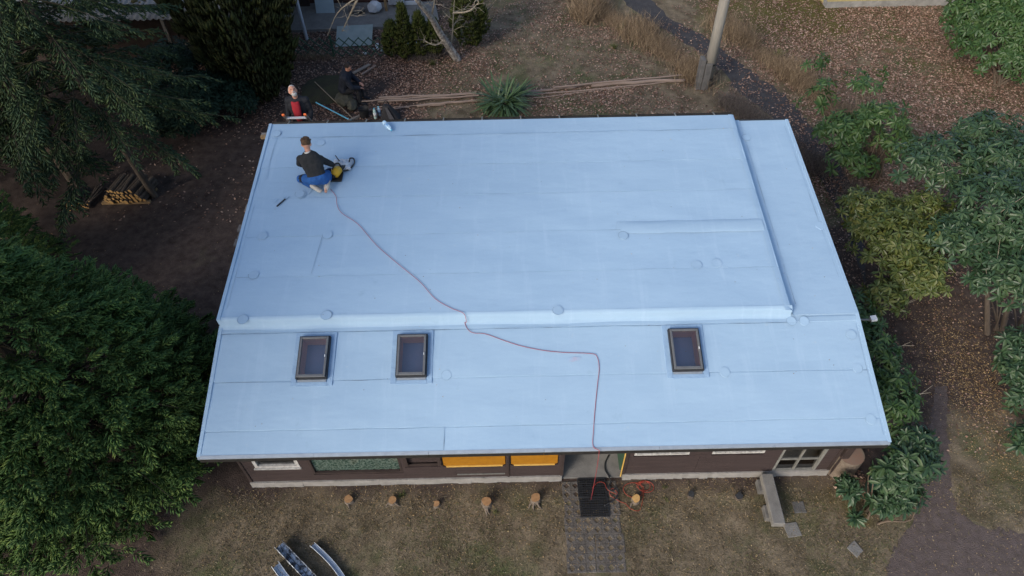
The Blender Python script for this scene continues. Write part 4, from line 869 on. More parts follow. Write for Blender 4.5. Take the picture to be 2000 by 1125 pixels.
# by the right-hand corner
tb = (10.356,0.605,0.62)
lg = thing('log_section', 'thick sawn log standing on end beside the bungalow corner', 'log', (tb[0],tb[1],0))
MB().tube([(tb[0],tb[1],-.02),(tb[0],tb[1],.2),(tb[0]-.01,tb[1],.60)], [.24,.225,.22], 22).build('bark_side', 'stump_bark', lg)
n = 26; MB().add([(tb[0]-.01+.222*math.cos(2*math.pi*k/n), tb[1]+.222*math.sin(2*math.pi*k/n), .604) for k in range(n)]+[(tb[0],tb[1],.612)], [(k,(k+1)%n,n) for k in range(n)]).build('cut_face', 'grey_end', lg, origin=(tb[0]+.02,tb[1]-.02,.6))
tag(MB().box(10.14, 10.27, .50, .66, -.02, 1.45).build('timber_post', 'board_dark', bevel=.01), 'dark square timber post at the bungalow corner', 'post')
rb = (10.89,0.204); bt2 = thing('rain_barrel', 'dark green rain barrel under the glossy rhododendron', 'barrel', (rb[0],rb[1],0))
MB().tube([(rb[0],rb[1],z) for z in (0,.02,.18,.30,.32,.36,.50,.52)], [.21,.225,.245,.25,.262,.25,.24,.25], 26).build('drum', 'green_barrel', bt2, smooth=False)
MB().tube([(rb[0],rb[1],z) for z in (.521,.535,.55,.553)], [.262,.262,.22,.03], 26).build('lid', 'green_barrel', bt2, smooth=False)
fl = (11.014,2.588,1.75); fo = thing('floodlight', 'small pale floodlight on the right side wall', 'floodlight', (10.1, fl[1], fl[2]-.05))
MB().obox((fl[0],fl[1],fl[2]), (1,0,.2), (0,1,0), (-.2,0,1), .10, .10, .05).build('head', 'white_plastic', fo); MB().bar((10.1,fl[1],fl[2]-.03),(fl[0]-.03,fl[1],fl[2]-.03),.03,.02).build('bracket', 'grey_paint', fo)

# ------------------------------------------------------------------ left side
wp = thing('work_platform', 'weathered plank work platform standing against the left wall', 'platform', (-.30,5.0,0))
for k in range(8):
    y0 = 4.30+k*.195; MB().box(-.54+.03*math.sin(k*2.3), -.03, y0, y0+.18, 2.16+.004*(k % 2), 2.195+.004*(k % 2)).build('plank', 'wood_grey', wp)
for x in (-.44, -.16): MB().box(x, x+.07, 4.25, 5.92, 2.05, 2.155).build('bearer', 'wood_grey', wp)
for x in (-.45, -.15):
    for y in (4.35, 5.75): MB().box(x, x+.08, y, y+.08, -.02, 2.045).build('leg', 'wood_grey', wp)
MB().box(-.20, .04, 6.30, 6.36, Z2-.06, Z2+.0).build('rafter_end', 'wood_tan', house); MB().box(-.20, .04, 6.375, 6.43, Z2-.06, Z2+.0).build('rafter_end', 'wood_grey', house)
lb0 = (-5.422,8.026); lb1 = (-4.296,8.142)
gl = np.random.default_rng(11)
xs0, xs1, yb = lb0[0], lb1[0], (lb0[1]+lb1[1])/2
def log(a, b, r, name, label, group, bark='bark', end='log_end', cat='log'):
    m = MB(); a, b = Vector(a), Vector(b); n = 9; m.tube([a,b], [r, r*.92], n, cap=False); t = (b-a).normalized(); nx = t.cross(Vector((0,0,1))).normalized(); ny = t.cross(nx); m.cm = 1
    for c, rr in ((a, r), (b, r*.92)): m.add([c+(nx*math.cos(2*math.pi*j/n)+ny*math.sin(2*math.pi*j/n))*rr for j in range(n)], [tuple(range(n))])
    return tag(m.build(name, [bark, end], smooth=False, origin=tuple(a)), label, cat, group)
FW = 'short bark covered firewood log in the stack beside the leaning trunk'
for lay in range(4):
    x = xs0+.05+lay*.06
    while x < xs1-.04-lay*.10:
        r = gl.uniform(.035, .062); 
        log((x+r, yb+gl.normal(0,.03)-.02, .10+lay*.088+gl.normal(0,.008)), (x+r+gl.normal(.16,.04), yb+.62, .12+lay*.088+.02), r, 'firewood_log', FW, 'firewood stack'); x += 2*r+.006
for k, yy in enumerate((yb-.02, yb+.45)): tag(MB().box(xs0-.02, xs1+.05, yy, yy+.09, -.01, .055).build('stack_beam', 'wood_tan'), ('pale' if k == 0 else 'darker hidden')+' timber under the '+('front' if k == 0 else 'back')+' of the firewood stack', 'timber')
q = (-5.938,7.891)
for k in range(26):
    a = gl.uniform(-.4,.4); x = q[0]+gl.uniform(-.35,.35); r = gl.uniform(.018,.034); log((x, q[1]+gl.normal(0,.05), .05+gl.uniform(0,.32)*(1-abs(x-q[0])/.5)), (x+math.sin(a)*.6, q[1]+.6, .10+gl.uniform(0,.3)*(1-abs(x-q[0])/.5)), r, 'kindling_stick', 'thin dark stick in the kindling heap beside the firewood', 'kindling heap')

# ------------------------------------------------------------------ behind the bungalow
br = thing('broom', 'broom with grey wooden handle lying behind the bungalow', 'broom', (0.322,11.426,0)); a = Vector((-1.045,13.243,0.12)); b = Vector((0.331,11.427,0.05))
MB().tube([a,b], .013, 8).build('handle', 'handle', br); MB().bar(b+Vector((-.16,-.12,-.0)), b+Vector((.16,.12,.0)), .06, .05).build('broom_head', 'wood_grey', br)
sq = thing('squeegee', 'light blue long handled squeegee lying behind the bungalow', 'squeegee', (0.328,11.377,0)); a = Vector((-0.838,12.199,0.1)); b = Vector((0.602,11.093,0.04))
MB().tube([a,b], .018, 8).build('handle', 'blue_pole', sq); MB().bar(b+Vector((-.1,-.16,0)), b+Vector((.1,.16,0)), .05, .05).build('squeegee_head', 'rubber', sq)
bk = (0.632,11.588,0); o = thing('bucket', 'small black bucket between the bottles and the stone', 'bucket', bk)
MB().tube([(bk[0],bk[1],0),(bk[0],bk[1],.01),(bk[0],bk[1],.26),(bk[0],bk[1],.27)], [.10,.11,.145,.15], 18, cap=False).build('pail', 'rubber', o, smooth=True); MB().tube(smooth_line([(bk[0]-.145,bk[1],.26),(bk[0]-.10,bk[1]-.10,.30),(bk[0]+.10,bk[1]-.10,.30),(bk[0]+.145,bk[1],.26)],4), .006, 6).build('bail', 'black', o)
MB().tube([(bk[0],bk[1],.02),(bk[0],bk[1],.03)], .108, 18).build('bottom', 'rubber', o)
bottle((0.948,11.478,0), (0,.05,1), .33, .048, 'clear green bottle standing beside the black bag', 'bottle_green', lab='white_plastic'); bottle((1.047,11.622,0), (0,-.04,1), .31, .045, 'clear pale bottle standing behind the green one', 'bottle')
bgp = (1.369,11.438,0); o = thing('tool_bag', 'black soft bag with a grey flap standing on the grass', 'bag', bgp)
m = MB(); m.hexa([(bgp[0]-.28,bgp[1]-.14,0),(bgp[0]+.30,bgp[1]-.16,0),(bgp[0]+.28,bgp[1]+.22,0),(bgp[0]-.26,bgp[1]+.22,0),(bgp[0]-.16,bgp[1]+.02,.44),(bgp[0]+.02,bgp[1]+.0,.42),(bgp[0]+.02,bgp[1]+.14,.42),(bgp[0]-.16,bgp[1]+.14,.45)])
m.build('bag_body', 'bag', o, bevel=.05); m = MB(); m.add([(bgp[0]-.10,bgp[1]-.03,.40),(bgp[0]-.03,bgp[1]-.04,.40),(bgp[0]+.17,bgp[1]-.19,.05),(bgp[0]+.02,bgp[1]-.19,.03)], [(0,1,2,3)]); fq = m.build('flap', 'bag_grey', o); s_ = fq.modifiers.new('t', 'SOLIDIFY'); s_.thickness = .012
MB().tube(smooth_line([(bgp[0]-.15,bgp[1]+.08,.44),(bgp[0]-.10,bgp[1]+.08,.53),(bgp[0]-.03,bgp[1]+.08,.53),(bgp[0]+.01,bgp[1]+.08,.42)],5), .012, 8).build('strap', 'bag', o)
def longpole(a, b, r0, r1, label, group, sag=.0, m='pole_wood', name='cut_pole', seed=0):
    g_ = np.random.default_rng(seed); a, b = Vector(a), Vector(b); n = 9; pts = [a.lerp(b, k/n)+Vector((0, g_.normal(0,.018), max(0, g_.normal(0,.006)))) for k in range(n+1)]
    return tag(MB().tube(smooth_line(pts, 2), list(np.linspace(r0, r1, 2*n+1)), 8).build(name, m), label, 'pole', group)
P1 = [((740,194),(930,184),.045,.035,.05),((738,200),(925,187),.05,.03,.05),((705,208),(945,186),.03,.022,.14),((745,203),(935,192),.035,.028,.13),((730,210),(870,202),.02,.016,.05),((815,208),(948,193),.05,.04,.06),((705,216),(860,207),.025,.02,.03)]
P1 = [((0.926,12.443,0),(3.749,12.603,0),.045,.035,.05),((0.92,12.235,0),(3.678,12.421,0),.05,.03,.05),((0.417,12.125,0),(3.975,12.436,0),.03,.022,.15),((1.256,12.12,0),(3.828,12.337,0),.035,.028,.14),((0.831,11.982,0),(2.877,12.061,0),.022,.016,.03),((2.075,11.988,0),(4.021,12.225,0),.052,.04,.06),((0.454,11.844,0),(1.859,11.945,0),.03,.022,.03)]
N1 = ['rearmost long pole of the heap between black bag and yucca','second long pole from the rear of the heap by the black bag','thin pole lying on top across the rear of the pole heap','brown pole lying on top along the front of the pole heap','thin stick reaching from the green bottle into the pole heap','thick pale pole running under the yucca leaves','short stub of pole behind the black bucket']
for k, (a, b, r0, r1, z) in enumerate(P1): longpole((a[0],a[1],z), (b[0],b[1],z*.9), r0*.75, r1*.75, N1[k], 'pole heap beside the black bag', seed=k)
P2 = [((5.209,12.417,0),(9.97,13.076,0),.03,.025,.03),((5.243,12.574,0),(7.218,12.905,0),.045,.04,.05),((7.138,12.853,0),(9.884,13.024,0),.075,.06,.07),((5.994,12.627,0),(9.839,13.192,0),.035,.025,.15),((5.383,12.306,0),(8.413,12.805,0),.022,.016,.02),((6.048,12.281,0),(6.74,12.599,0),.016,.012,.02)]
N2 = ['longest thin pole reaching from the yucca to the utility pole','pale pole half as long starting at the yucca','thickest brown pole ending at the utility pole','thin pole resting on top of the thickest pole','slim bent stick in front of the pale half length pole','very short twig in front of the pole row']
for k, (a, b, r0, r1, z) in enumerate(P2): longpole((a[0],a[1],z), (b[0],b[1],z*.9), r0*.8, r1*.8, N2[k], 'pole row towards the utility pole', seed=20+k)
for a, b, w, lb in (((0.01,13.779,0.06),(0.448,14.257,0.06),.10,'pale grey board leaning away behind the seated man'),((0.267,13.701,0.05),(0.641,14.207,0.05),.05,'narrow brown board behind the seated man')):
    tag(MB().bar(a, b, w, .035).build('board_piece', 'wood_grey' if 'grey' in lb else 'pole_wood'), lb, 'board')
# utility pole
up_ = (10.462,12.729,0); o = thing('utility_pole', 'tall pale utility pole with a dark concrete foot', 'utility pole', up_)
MB().tube([(up_[0],up_[1],z) for z in (.02, 2, 5, 9)], [.150,.140,.125,.105], 18).build('shaft', 'utility', o, smooth=True)
MB().box(up_[0]-.30, up_[0]-.17, up_[1]-.16, up_[1]+.12, -.05, .95).build('concrete_foot', 'dark_concrete', o, bevel=.015); MB().box(up_[0]-.165, up_[0]+.02, up_[1]-.20, up_[1]-.152, -.05, .85).build('concrete_foot', 'dark_concrete', o, bevel=.01)
for z in (.30, .75): MB().tube([(up_[0],up_[1],z),(up_[0],up_[1],z+.04)], .162, 18).build('steel_band', 'black', o)
# neighbours' shed with corrugated roof
sx0, sx1 = -11.0, -1.95; sh = thing('corrugated_shed', 'neighbour\'s low shed with a mossy corrugated roof', 'shed', (-6, 16.5, 0))
ye = (-5.429,14.033,1.75)[1]; zs = lambda y: 1.75+(y-ye)*.16
n = int((sx1-sx0)/.0295); xs = np.linspace(sx0, sx1, n); yr = np.linspace(ye, ye+4.2, 5)
V = np.array([(x, y+(.02*math.sin(x*9) if j == 0 else 0), zs(y)+.022*math.sin(2*math.pi*x/.177)) for j, y in enumerate(yr) for x in xs]); i = np.arange(4)[:,None]*n+np.arange(n-1)[None]
F = np.stack([i,i+1,i+n+1,i+n],-1).reshape(-1,4); ro = np_mesh('corrugated_roof', V, F, 'corrugated', sh, smooth=True); s_ = ro.modifiers.new('t','SOLIDIFY'); s_.thickness = .012
for k in range(46):
    x, y = gl.uniform(-9.5, -2.0), ye+gl.uniform(.05, 1.6); r = gl.uniform(.02, .065)*(1.7 if gl.random() < .12 else 1)
    MB().ell((x,y,zs(y)+.012), (r*1.2,0,0), (0,r,0), (0,0,r*.5), 8, 5).build('moss_clump', 'moss', ro)
for y, z1 in ((ye+.9, 1.7), (ye+4.0, 2.3)): MB().box(sx0+.1, sx1-.1, y, y+.05, 0, z1).build('wall', 'board_dark', sh)
for x in (-8.6, -5.3, -2.05): MB().box(x, x+.09, ye+.06, ye+.15, 0, 1.72).build('post', 'wood_grey', sh)
# dark wire fence and green lattice fence
def lattice(a, b, h, sp, w, m, label, name, z0=.04, cat='fence', post=True):
    a, b = Vector(a), Vector(b); L = (b-a).length; d = (b-a)/L; t = thing(name, label, cat, (a.x,a.y,0)); nrm = Vector((-d.y,d.x,0))
    k = -h
    while k < L:
        for s in (1, -1):
            u0, u1 = (k, k+h) if s == 1 else (k+h, k); c0, c1 = max(0, min(L, u0)), max(0, min(L, u1))
            if abs(c1-c0) < .05: continue
            za, zb = z0+h*(abs(c0-u0)/h), z0+h*(1-abs(u1-c1)/h)
            q = nrm*(w*.35*s); MB().bar(tuple(a+d*c0+q+Vector((0,0,za))), tuple(a+d*c1+q+Vector((0,0,zb))), w*.6, w, up=tuple(nrm)).build('lath', m, t)
        k += sp
    if post:
        for q in np.linspace(0, L, max(2, int(L/1.6)+1)): p = a+d*q; MB().box(p.x-.03,p.x+.03,p.y+.03,p.y+.08,-.05,h+.08).build('post', m, t)
    return t
lattice((-2.554,14.837,0), (1.063,14.786,0), .62, .30, .034, 'fence_green', 'low green wooden lattice fence in front of the terrace clutter', 'lattice_fence')
lattice((-7.63,15.472,0), (-5.795,15.461,0), .95, .21, .016, 'wire', 'dark wire mesh fence below the shed eave', 'wire_fence')
tag(MB().prism([(-7.94,15.738),(-5.84,15.717),(-6.124,16.65),(-8.284,16.672)], -.02, .05).build('concrete_slab', 'dark_concrete'), 'pale concrete strip behind the dark wire fence', 'slab')
# terrace and house behind it
ter = tag(MB().prism([(-4.054,16.363),(-1.209,16.447),(0.804,16.532),(2.44,16.909),(2.228,18.215),(-4.527,18.284)], -.05, .10).build('terrace', 'concrete', bevel=.01), kind='structure')
nh = thing('brown_house', 'dark brown boarded house at the back of the concrete terrace', 'house', (-1.0, 18.6, 0))
for k in range(16): MB().box(-3.2, 1.95, 18.28-.002*(k % 2), 18.33, .11+k*.152, .11+k*.152+.148).build('wall_board', 'brown_wall', nh)
MB().box(-3.2, 1.95, 18.34, 21, .0, 2.55).build('wall', 'brown_wall', nh); MB().box(-3.3, 2.1, 18.1, 21.3, 2.56, 2.66).build('roof', 'corrugated', nh)
for x in (-1.02, .98): MB().box(x, x+.05, 18.25, 18.275, .1, 2.2).build('door_frame', 'board_dark', nh)
def leaning_sheet(px0, px1, zt, depth, m, label, name='leaning_sheet', cat='sheet'):
    a, b = Vector(px0), Vector(px1); tag(MB().hexa([a, b, b+Vector((0,.02,0)), a+Vector((0,.02,0)), a+Vector((0,depth,zt)), b+Vector((0,depth,zt)), b+Vector((0,depth+.02,zt)), a+Vector((0,depth+.02,zt))]).build(name, m), label, cat)
leaning_sheet((-1.744,17.525,0.1), (-1.121,17.535,0.1), 1.0, .35, 'sheet_blue', 'pale blue sheet leaning at the brown house wall')
p_ = (0.623,17.604,0.1); tag(MB().box(p_[0]-.04,p_[0]+.04,p_[1]-.04,p_[1]+.04,.1,2.5).build('porch_post', 'wood_tan'), 'tan timber post at the terrace edge', 'post')
p_ = (0.951,17.808,0.1); tag(MB().obox((p_[0],p_[1]+.1,.38),(1,.05,0),(0,.9,.3),(0,-.3,.9),.52,.3,.30).build('pale_box', 'paper', bevel=.02), 'pale box standing on the terrace beside the tan post', 'box')
rock('wrapped_bundle', (0.251,17.512,0.1), (.28,.25,.42), 'grey wrapped bundle on the terrace', 'bundle', 'paper', 8); rock('grey_sack', (-0.354,17.502,0.1), (.36,.22,.30), 'dark grey sack slumped at the brown wall', 'sack', 'dark_concrete', 9)
p_ = (1.368,18.047,0.1); tag(MB().box(p_[0]-.26,p_[0]+.26,p_[1]-.05,p_[1]+.05,.1,.2).build('white_trough', 'white_plastic'), 'narrow white trough at the terrace corner', 'trough')
p_ = (-1.792,15.941,0); tag(MB().tube([(p_[0],p_[1],0),(p_[0]-.05,p_[1]+.1,1.6)], .055, 10).build('steel_post', 'alu'), 'grey metal post beside the cypress and the lattice fence', 'post')
leaning_sheet((-0.788,15.397,0.03), (0.361,15.477,0.03), .30, .75, 'sheet', 'grey green board lying tilted behind the lattice fence', 'fallen_board', 'board')
for k in range(16):
    x, y = gl.uniform(.2, 2.6), gl.uniform(14.9, 15.5); a = gl.uniform(0, 3); s = gl.uniform(.05, .14)
    tag(MB().obox((x,y,.05),(math.cos(a),math.sin(a),0),(-math.sin(a),math.cos(a),0),(0,0,1),s,s*.6,.06).build('broken_tile', 'white_plastic' if k % 3 else 'sheet', bevel=.01), 'small pale fragment among the rubbish behind the thujas', 'rubble', 'pale rubble behind the fence')
# ochre neighbour house, only the foot of its wall in view
yh = thing('ochre_house', 'ochre rendered house wall with a grey splashed base', 'house', (18, 17.8, 0)); a = (15.473,17.346); b = (19.925,17.225)
MB().box(a[0], b[0]+3, a[1], a[1]+.3, 0, .22).build('wall_base', 'grey_wall', yh); MB().box(a[0]+.01, b[0]+3, a[1]+.012, a[1]+.3, .22, 3.2).build('wall', 'yellow_wall', yh); MB().box(a[0], a[0]+.3, a[1]+.31, a[1]+6, 0, 3.2).build('wall', 'yellow_wall', yh); MB().box(a[0]-.4, b[0]+3, a[1]-.4, a[1]+6.4, 3.21, 3.35).build('roof', 'board_dark', yh)
rock('earth_bank', (-0.64,12.927,0), (.85,.85,.10), None, m='tarp_dark', seed=15, n=90)
tag(bpy.data.objects['earth_bank'], kind='structure')

# ------------------------------------------------------------------ vegetation
def spindle(a, b, r, n=4):
    """thin four-sided twig clothed in needles"""
    a, b = np.array(a, float), np.array(b, float); d = b-a; L = np.linalg.norm(d); d /= L; u = np.cross(d, [0,0,1.]); u /= np.linalg.norm(u)+1e-9; w = np.cross(u, d); m = a+d*L*.45
    V = [a]+[m+(u*math.cos(2*math.pi*k/n)+w*math.sin(2*math.pi*k/n))*r for k in range(n)]+[b]
    return V, [(0,1+(k+1)%n,1+k) for k in range(n)]+[(n+1,1+k,1+(k+1)%n) for k in range(n)]
def spray(pairs=5, droop=.1, rad=.045, ang=.8, L0=.46, seed=0, up=3, n=4):
    g_ = np.random.default_rng(seed); V = []; F = []
    def ad(a, b, r):
        v, f = spindle(a, b, r, n); o = len(V); V.extend(v); F.extend([tuple(i+o for i in q) for q in f])
    ax = lambda t: np.array([t, 0, -droop*t*t])
    ad(ax(.0), ax(.62), rad*.8); ad(ax(.5), ax(1.0), rad)
    for k in range(pairs):
        t = .12+.7*k/(pairs-1)
        for s in (-1, 1):
            L = (L0*(1-.55*t))*g_.uniform(.8, 1.2); a = ang*g_.uniform(.75, 1.2); p = ax(t+g_.uniform(-.04,.04)); q = p+L*np.array([math.cos(a), s*math.sin(a), g_.uniform(-.25,.22)-droop*.8]); ad(p, q, rad*g_.uniform(.85,1.15))
            if L > .3 and n == 4: c = p+(q-p)*.45; ad(c, c+L*.5*np.array([math.cos(a*.2), s*math.sin(a*.2)*.6, g_.uniform(-.1,.25)]), rad*.8)
    for k in range(up):
        t = g_.uniform(.2,.9); p = ax(t); ad(p, p+np.array([.13, g_.uniform(-.08,.08), .13])*g_.uniform(.7,1.3), rad*.85)
    return np.array(V), [np.array(F)]
def conifer(name, label, base, H, Rb, zlow, m, cat='tree', spray_len=.42, dens=1.0, droop=.25, spread=1.0, seed=0, templ=None, trunk_r=.16, lean=(0,0), whorl=.34, tipup=.15, power=.8, bark='bark'):
    """trunk, whorls of boughs and needle sprays along every bough"""
    g_ = np.random.default_rng(seed); base = np.array(base, float); t = thing(name, label, cat, tuple(base)); 
    axis = lambda z: base+np.array([lean[0]*z/H, lean[1]*z/H, z])
    MB().tube([axis(z) for z in np.linspace(-.05, H, 8)], list(np.linspace(trunk_r, .02, 8)), 10).build('trunk', bark, t)
    lb = MB(); loc = []; dr = []; ups = []; sc = []; z = zlow
    while z < H-.15:
        f = (z-zlow)/(H-zlow); Lb = Rb*(1-f)**power*1.0+.12; nb = max(4, int((7 if Lb > 1 else 5)*g_.uniform(.9,1.2))); a0 = g_.uniform(0, 6.28)
        for k in range(nb):
            a = a0+2*math.pi*k/nb+g_.normal(0,.15); L = Lb*g_.uniform(.78, 1.08); o = np.array([math.cos(a), math.sin(a), 0]); zz = z+g_.uniform(-.12,.12)
            s = np.linspace(0, 1, 7); pts = np.array([axis(max(0,zz))+o*L*q+np.array([0,0,L*(-droop*q*q*1.0+tipup*q**4+.05*q)]) for q in s]); pts[:,2] = np.maximum(pts[:,2], .12)
            lb.tube(pts, list(np.linspace(max(.012, trunk_r*.16), .005, 7)), 4, cap=False)
            n = max(3, int(L/(spray_len*.21)*dens)); q = np.sort(g_.uniform(.12 if L < 1.2 else .22, 1.0, n)**.75); q[-1] = 1.0
            for j, qq in enumerate(q):
                p = np.array([np.interp(qq, s, pts[:,c]) for c in range(3)]); tg = np.array([np.interp(min(1,qq+.08), s, pts[:,c]) for c in range(3)])-np.array([np.interp(max(0,qq-.08), s, pts[:,c]) for c in range(3)]); tg /= np.linalg.norm(tg)+1e-9
                side = np.cross([0,0,1.], tg)*(1 if j % 2 else -1)*(0 if qq > .96 else 1); wgt = g_.uniform(.5, 1.15)*(1.0-.35*qq)
                d = tg+side*wgt+np.array([0,0,g_.uniform(-.18,.12)]); loc.append(p); dr.append(d); ups.append([g_.normal(0,.18), g_.normal(0,.18), 1]); sc.append(spray_len*g_.uniform(.65,1.15)*(.75+.35*(1-f)))
        z += whorl*(1-.35*f)*g_.uniform(.85,1.15)
    tag(lb.build('boughs', 'bough', t), kind='stuff')
    T, TF = templ; V, F = scatter(T, TF, np.array(loc), frames(np.array(dr), np.array(ups)), np.array(sc))
    np_mesh('crown', V, F, m, t); return t
SPR = spray(6, .05, .046, .62, .50, 1, 3, 3); FIR = spray(4, .40, .042, .62, .46, 2, 1, 3)
def clump_spruce(name, label, base, H, Rb, z0, nclump, per, ln, seed, power=.6, m='spruce'):
    """dense spruce: bough-end clumps of shoots packed over a layered cone, each clump fanning outwards and up"""
    g_ = np.random.default_rng(seed); base = np.array(base, float); t = thing(name, label, 'tree', tuple(base)); bo = MB()
    MB().tube([base+np.array([0,0,z]) for z in np.linspace(-.05, H, 8)], list(np.linspace(.22, .02, 8)), 10).build('trunk', 'bark', t)
    rad = lambda f: Rb*np.minimum(1, .62+f*3.2)*(1-f)**power
    f = []
    while len(f) < nclump:
        q = g_.uniform(0, 1)
        if g_.random() < rad(q)/Rb+.05: f.append(q)
    f = np.array(f); a = g_.uniform(0, 2*math.pi, nclump); lay = np.floor(f*H/.42+.35*np.sin(a*2+1)+.3*np.sin(a*5)); fz = (lay*.42+g_.normal(.12,.10,nclump))/H; fz = np.clip(fz, 0.0, .985)
    bump = 1+.13*np.sin(a*7+lay*2.4)+.08*np.sin(a*13+lay*1.1); inner = g_.random(nclump) < .32
    r = rad(fz)*bump*np.where(inner, g_.uniform(.55,.85,nclump), g_.uniform(.88,1.06,nclump)); o = np.stack([np.cos(a), np.sin(a), 0*a], 1)
    cen = base+o*r[:,None]+np.stack([0*a, 0*a, z0+fz*(H-z0)-.10*r], 1); cen[:,2] = np.maximum(cen[:,2], .3)
    vis = o@np.array([.76,-.65,0]); keep = ((cen[:,2] < 5.4) & ((vis > -.45) | (g_.random(nclump) < .5))) | ((cen[:,2] >= 5.4) & (g_.random(nclump) < .4)); cen = cen[keep]; o = o[keep]; r = r[keep]; nclump = len(cen); ln = ln*np.repeat(np.where(cen[:,2] < 5.4, 1, 1.7), per)
    for k in range(0, nclump, 3): st = base+np.array([0,0,max(.2, cen[k,2]+.12*r[k])]); bo.tube([st, st*.4+cen[k]*.6+np.array([0,0,-.05]), cen[k]], [.022,.012,.004], 4, cap=False)
    tag(bo.build('boughs', 'bough', t), kind='stuff')
    n = nclump*per; k = np.repeat(np.arange(nclump), per); q = np.tile(np.arange(per), nclump); sd = np.cross([0,0,1.], o[k]); sp = g_.normal(0,.55,n)
    d = o[k]*g_.uniform(.65,1.05,n)[:,None]+sd*sp[:,None]+np.stack([0*sp,0*sp,g_.normal(.22,.30,n)],1)
    loc = cen[k]-o[k]*g_.uniform(.0,.38,n)[:,None]+sd*(sp*.28+g_.normal(0,.08,n))[:,None]+np.stack([0*sp,0*sp,g_.normal(0,.09,n)],1)
    V, F = scatter(*SPR, loc, frames(d, np.stack([g_.normal(0,.3,n),g_.normal(0,.3,n),np.ones(n)],1)), ln*g_.uniform(.65,1.2,n)); V[:,2] = np.maximum(V[:,2], .03)
    np_mesh('crown', V, F, m, t)
clump_spruce('spruce_tree', 'big bright green spruce overhanging the front left eave', (-3.0,1.35,0), 5.3, 2.85, .40, 800, 9, .36, 5, power=.72)
conifer('unseen_pine', 'unseen tall pine standing left of the front lawn, its crown high above the spruce', (-6.4,-3.6,0), 14.0, 2.9, 5.5, 'fir', spray_len=.80, dens=.62, droop=.05, seed=31, templ=FIR, trunk_r=.22, whorl=.6, power=.45, bark='bark_light')  # outside the view; placed and shaped for the soft shadow on the roof
clump_spruce('young_spruce', 'small dark spruce behind the big bright spruce', (-6.3,4.9,0), 3.6, 1.6, .2, 190, 8, .30, 8)
conifer('hemlock_tree', 'dark drooping conifer whose trunk stands at the firewood stack', (-4.22,8.33,0), 11, 2.5, 2.5, 'fir', spray_len=.46, dens=.85, droop=.42, seed=21, templ=FIR, trunk_r=.085, whorl=.42, lean=(-1.2,.2))
conifer('hemlock_tree', 'dark drooping conifer rising over the kindling heap', (-6.0,8.4,0), 12, 2.6, 2.6, 'fir', spray_len=.52, dens=.75, droop=.42, seed=22, templ=FIR, trunk_r=.15, whorl=.45, lean=(-.8,.4))
conifer('hemlock_tree', 'tallest dark conifer furthest back beside the corrugated shed', (-9.4,11.8,0), 13, 3.0, 1.6, 'fir', spray_len=.56, dens=.75, droop=.40, seed=23, templ=FIR, trunk_r=.18, whorl=.48)
conifer('hemlock_tree', 'dark conifer on the far left beyond the kindling heap', (-9.3,8.3,0), 11, 3.3, 1.0, 'fir', spray_len=.54, dens=.75, droop=.38, seed=24, templ=FIR, trunk_r=.16, whorl=.48)

conifer('unseen_pine', 'unseen lower pine left of the tall pine, added to shade the left ground', (-10.0,-1.4,0), 8.0, 2.8, 2.5, 'fir', spray_len=.85, dens=.5, droop=.05, seed=32, templ=FIR, trunk_r=.22, whorl=.65, power=.45, bark='bark')  # outside the view; added to shade the ground left of the house
def plume(seed=0):
    g_ = np.random.default_rng(seed); V = []; F = []
    for k in range(7):
        a = g_.uniform(0, 6.28); p = np.array([g_.uniform(0,.3), .10*math.cos(a), .10*math.sin(a)]); v, f = spindle(p, p+np.array([g_.uniform(.5,.8), .10*math.cos(a), .10*math.sin(a)]), .07, 3); o = len(V); V += v; F += [tuple(i+o for i in q) for q in f]
    return np.array(V), [np.array(F)]
PLU = plume(3)
def columnar(name, label, base, H, r, m, n, ln=.3, seed=0, group=None, prof=None, trunk=.09, lean=(0,0), cat='tree', z0=.1):
    """upright conifer: plumes pointing up and a little outwards over a flame-shaped body"""
    g_ = np.random.default_rng(seed); base = np.array(base, float); t = thing(name, label, cat, tuple(base), group)
    MB().tube([base+np.array([lean[0]*q,lean[1]*q,H*q*.9]) for q in np.linspace(-.01,1,5)], list(np.linspace(trunk,.015,5)), 8).build('trunk', 'bark', t)
    prof = prof or (lambda q: (min(1, .55+q*1.6))*(1-q)**.55*1.15)
    q = g_.uniform(0, 1, n)**.9; a = g_.uniform(0, 2*math.pi, n); lob = 1+.16*np.sin(5*a+3*np.sin(q*4))+.10*np.sin(11*a+q*9)
    rr = np.array([prof(x) for x in q])*r*lob*g_.uniform(.62, 1.0, n)**.5; o = np.stack([np.cos(a), np.sin(a), 0*a], 1)
    loc = base+o*rr[:,None]+np.stack([lean[0]*q, lean[1]*q, z0+q*(H-z0)], 1); d = o*g_.uniform(.12,.5,n)[:,None]+np.array([0,0,1.])+g_.normal(0,.12,(n,3))
    V, F = scatter(*PLU, loc, frames(d, o+g_.normal(0,.2,(n,3))), ln*g_.uniform(.6,1.3,n)); np_mesh('crown', V, F, m, t); return t
columnar('cypress_tree', 'dense dark brown green cypress column behind the bungalow', (-2.55,12.75,0), 7.5, 1.25, 'cypress', 4200, .46, 4, prof=lambda q: (.55+.75*min(1,q*2.2))*(1-max(0,q-.35)/.65)**.6, trunk=.2)
for k, (b, H, r, lb) in enumerate((((1.601,14.493,0),1.75,.26,'tall slim thuja with a pointed tip beside the terrace'),((1.191,14.629,0),1.15,.30,'stout brownish thuja at the end of the lattice fence'),((2.055,14.595,0),1.45,.26,'slim thuja between the pointed one and the pale leaning tree'),((2.463,14.7,0),1.15,.25,'short thuja touching the pale leaning trunk'),((3.502,15.405,0),2.3,.55,'broad dark thuja behind the pale leaning tree'))):
    columnar('thuja_bush', lb, b, H, r, 'thuja', 420 if k < 4 else 1300, .20, 40+k, 'young thuja row', cat='thuja', trunk=.03)

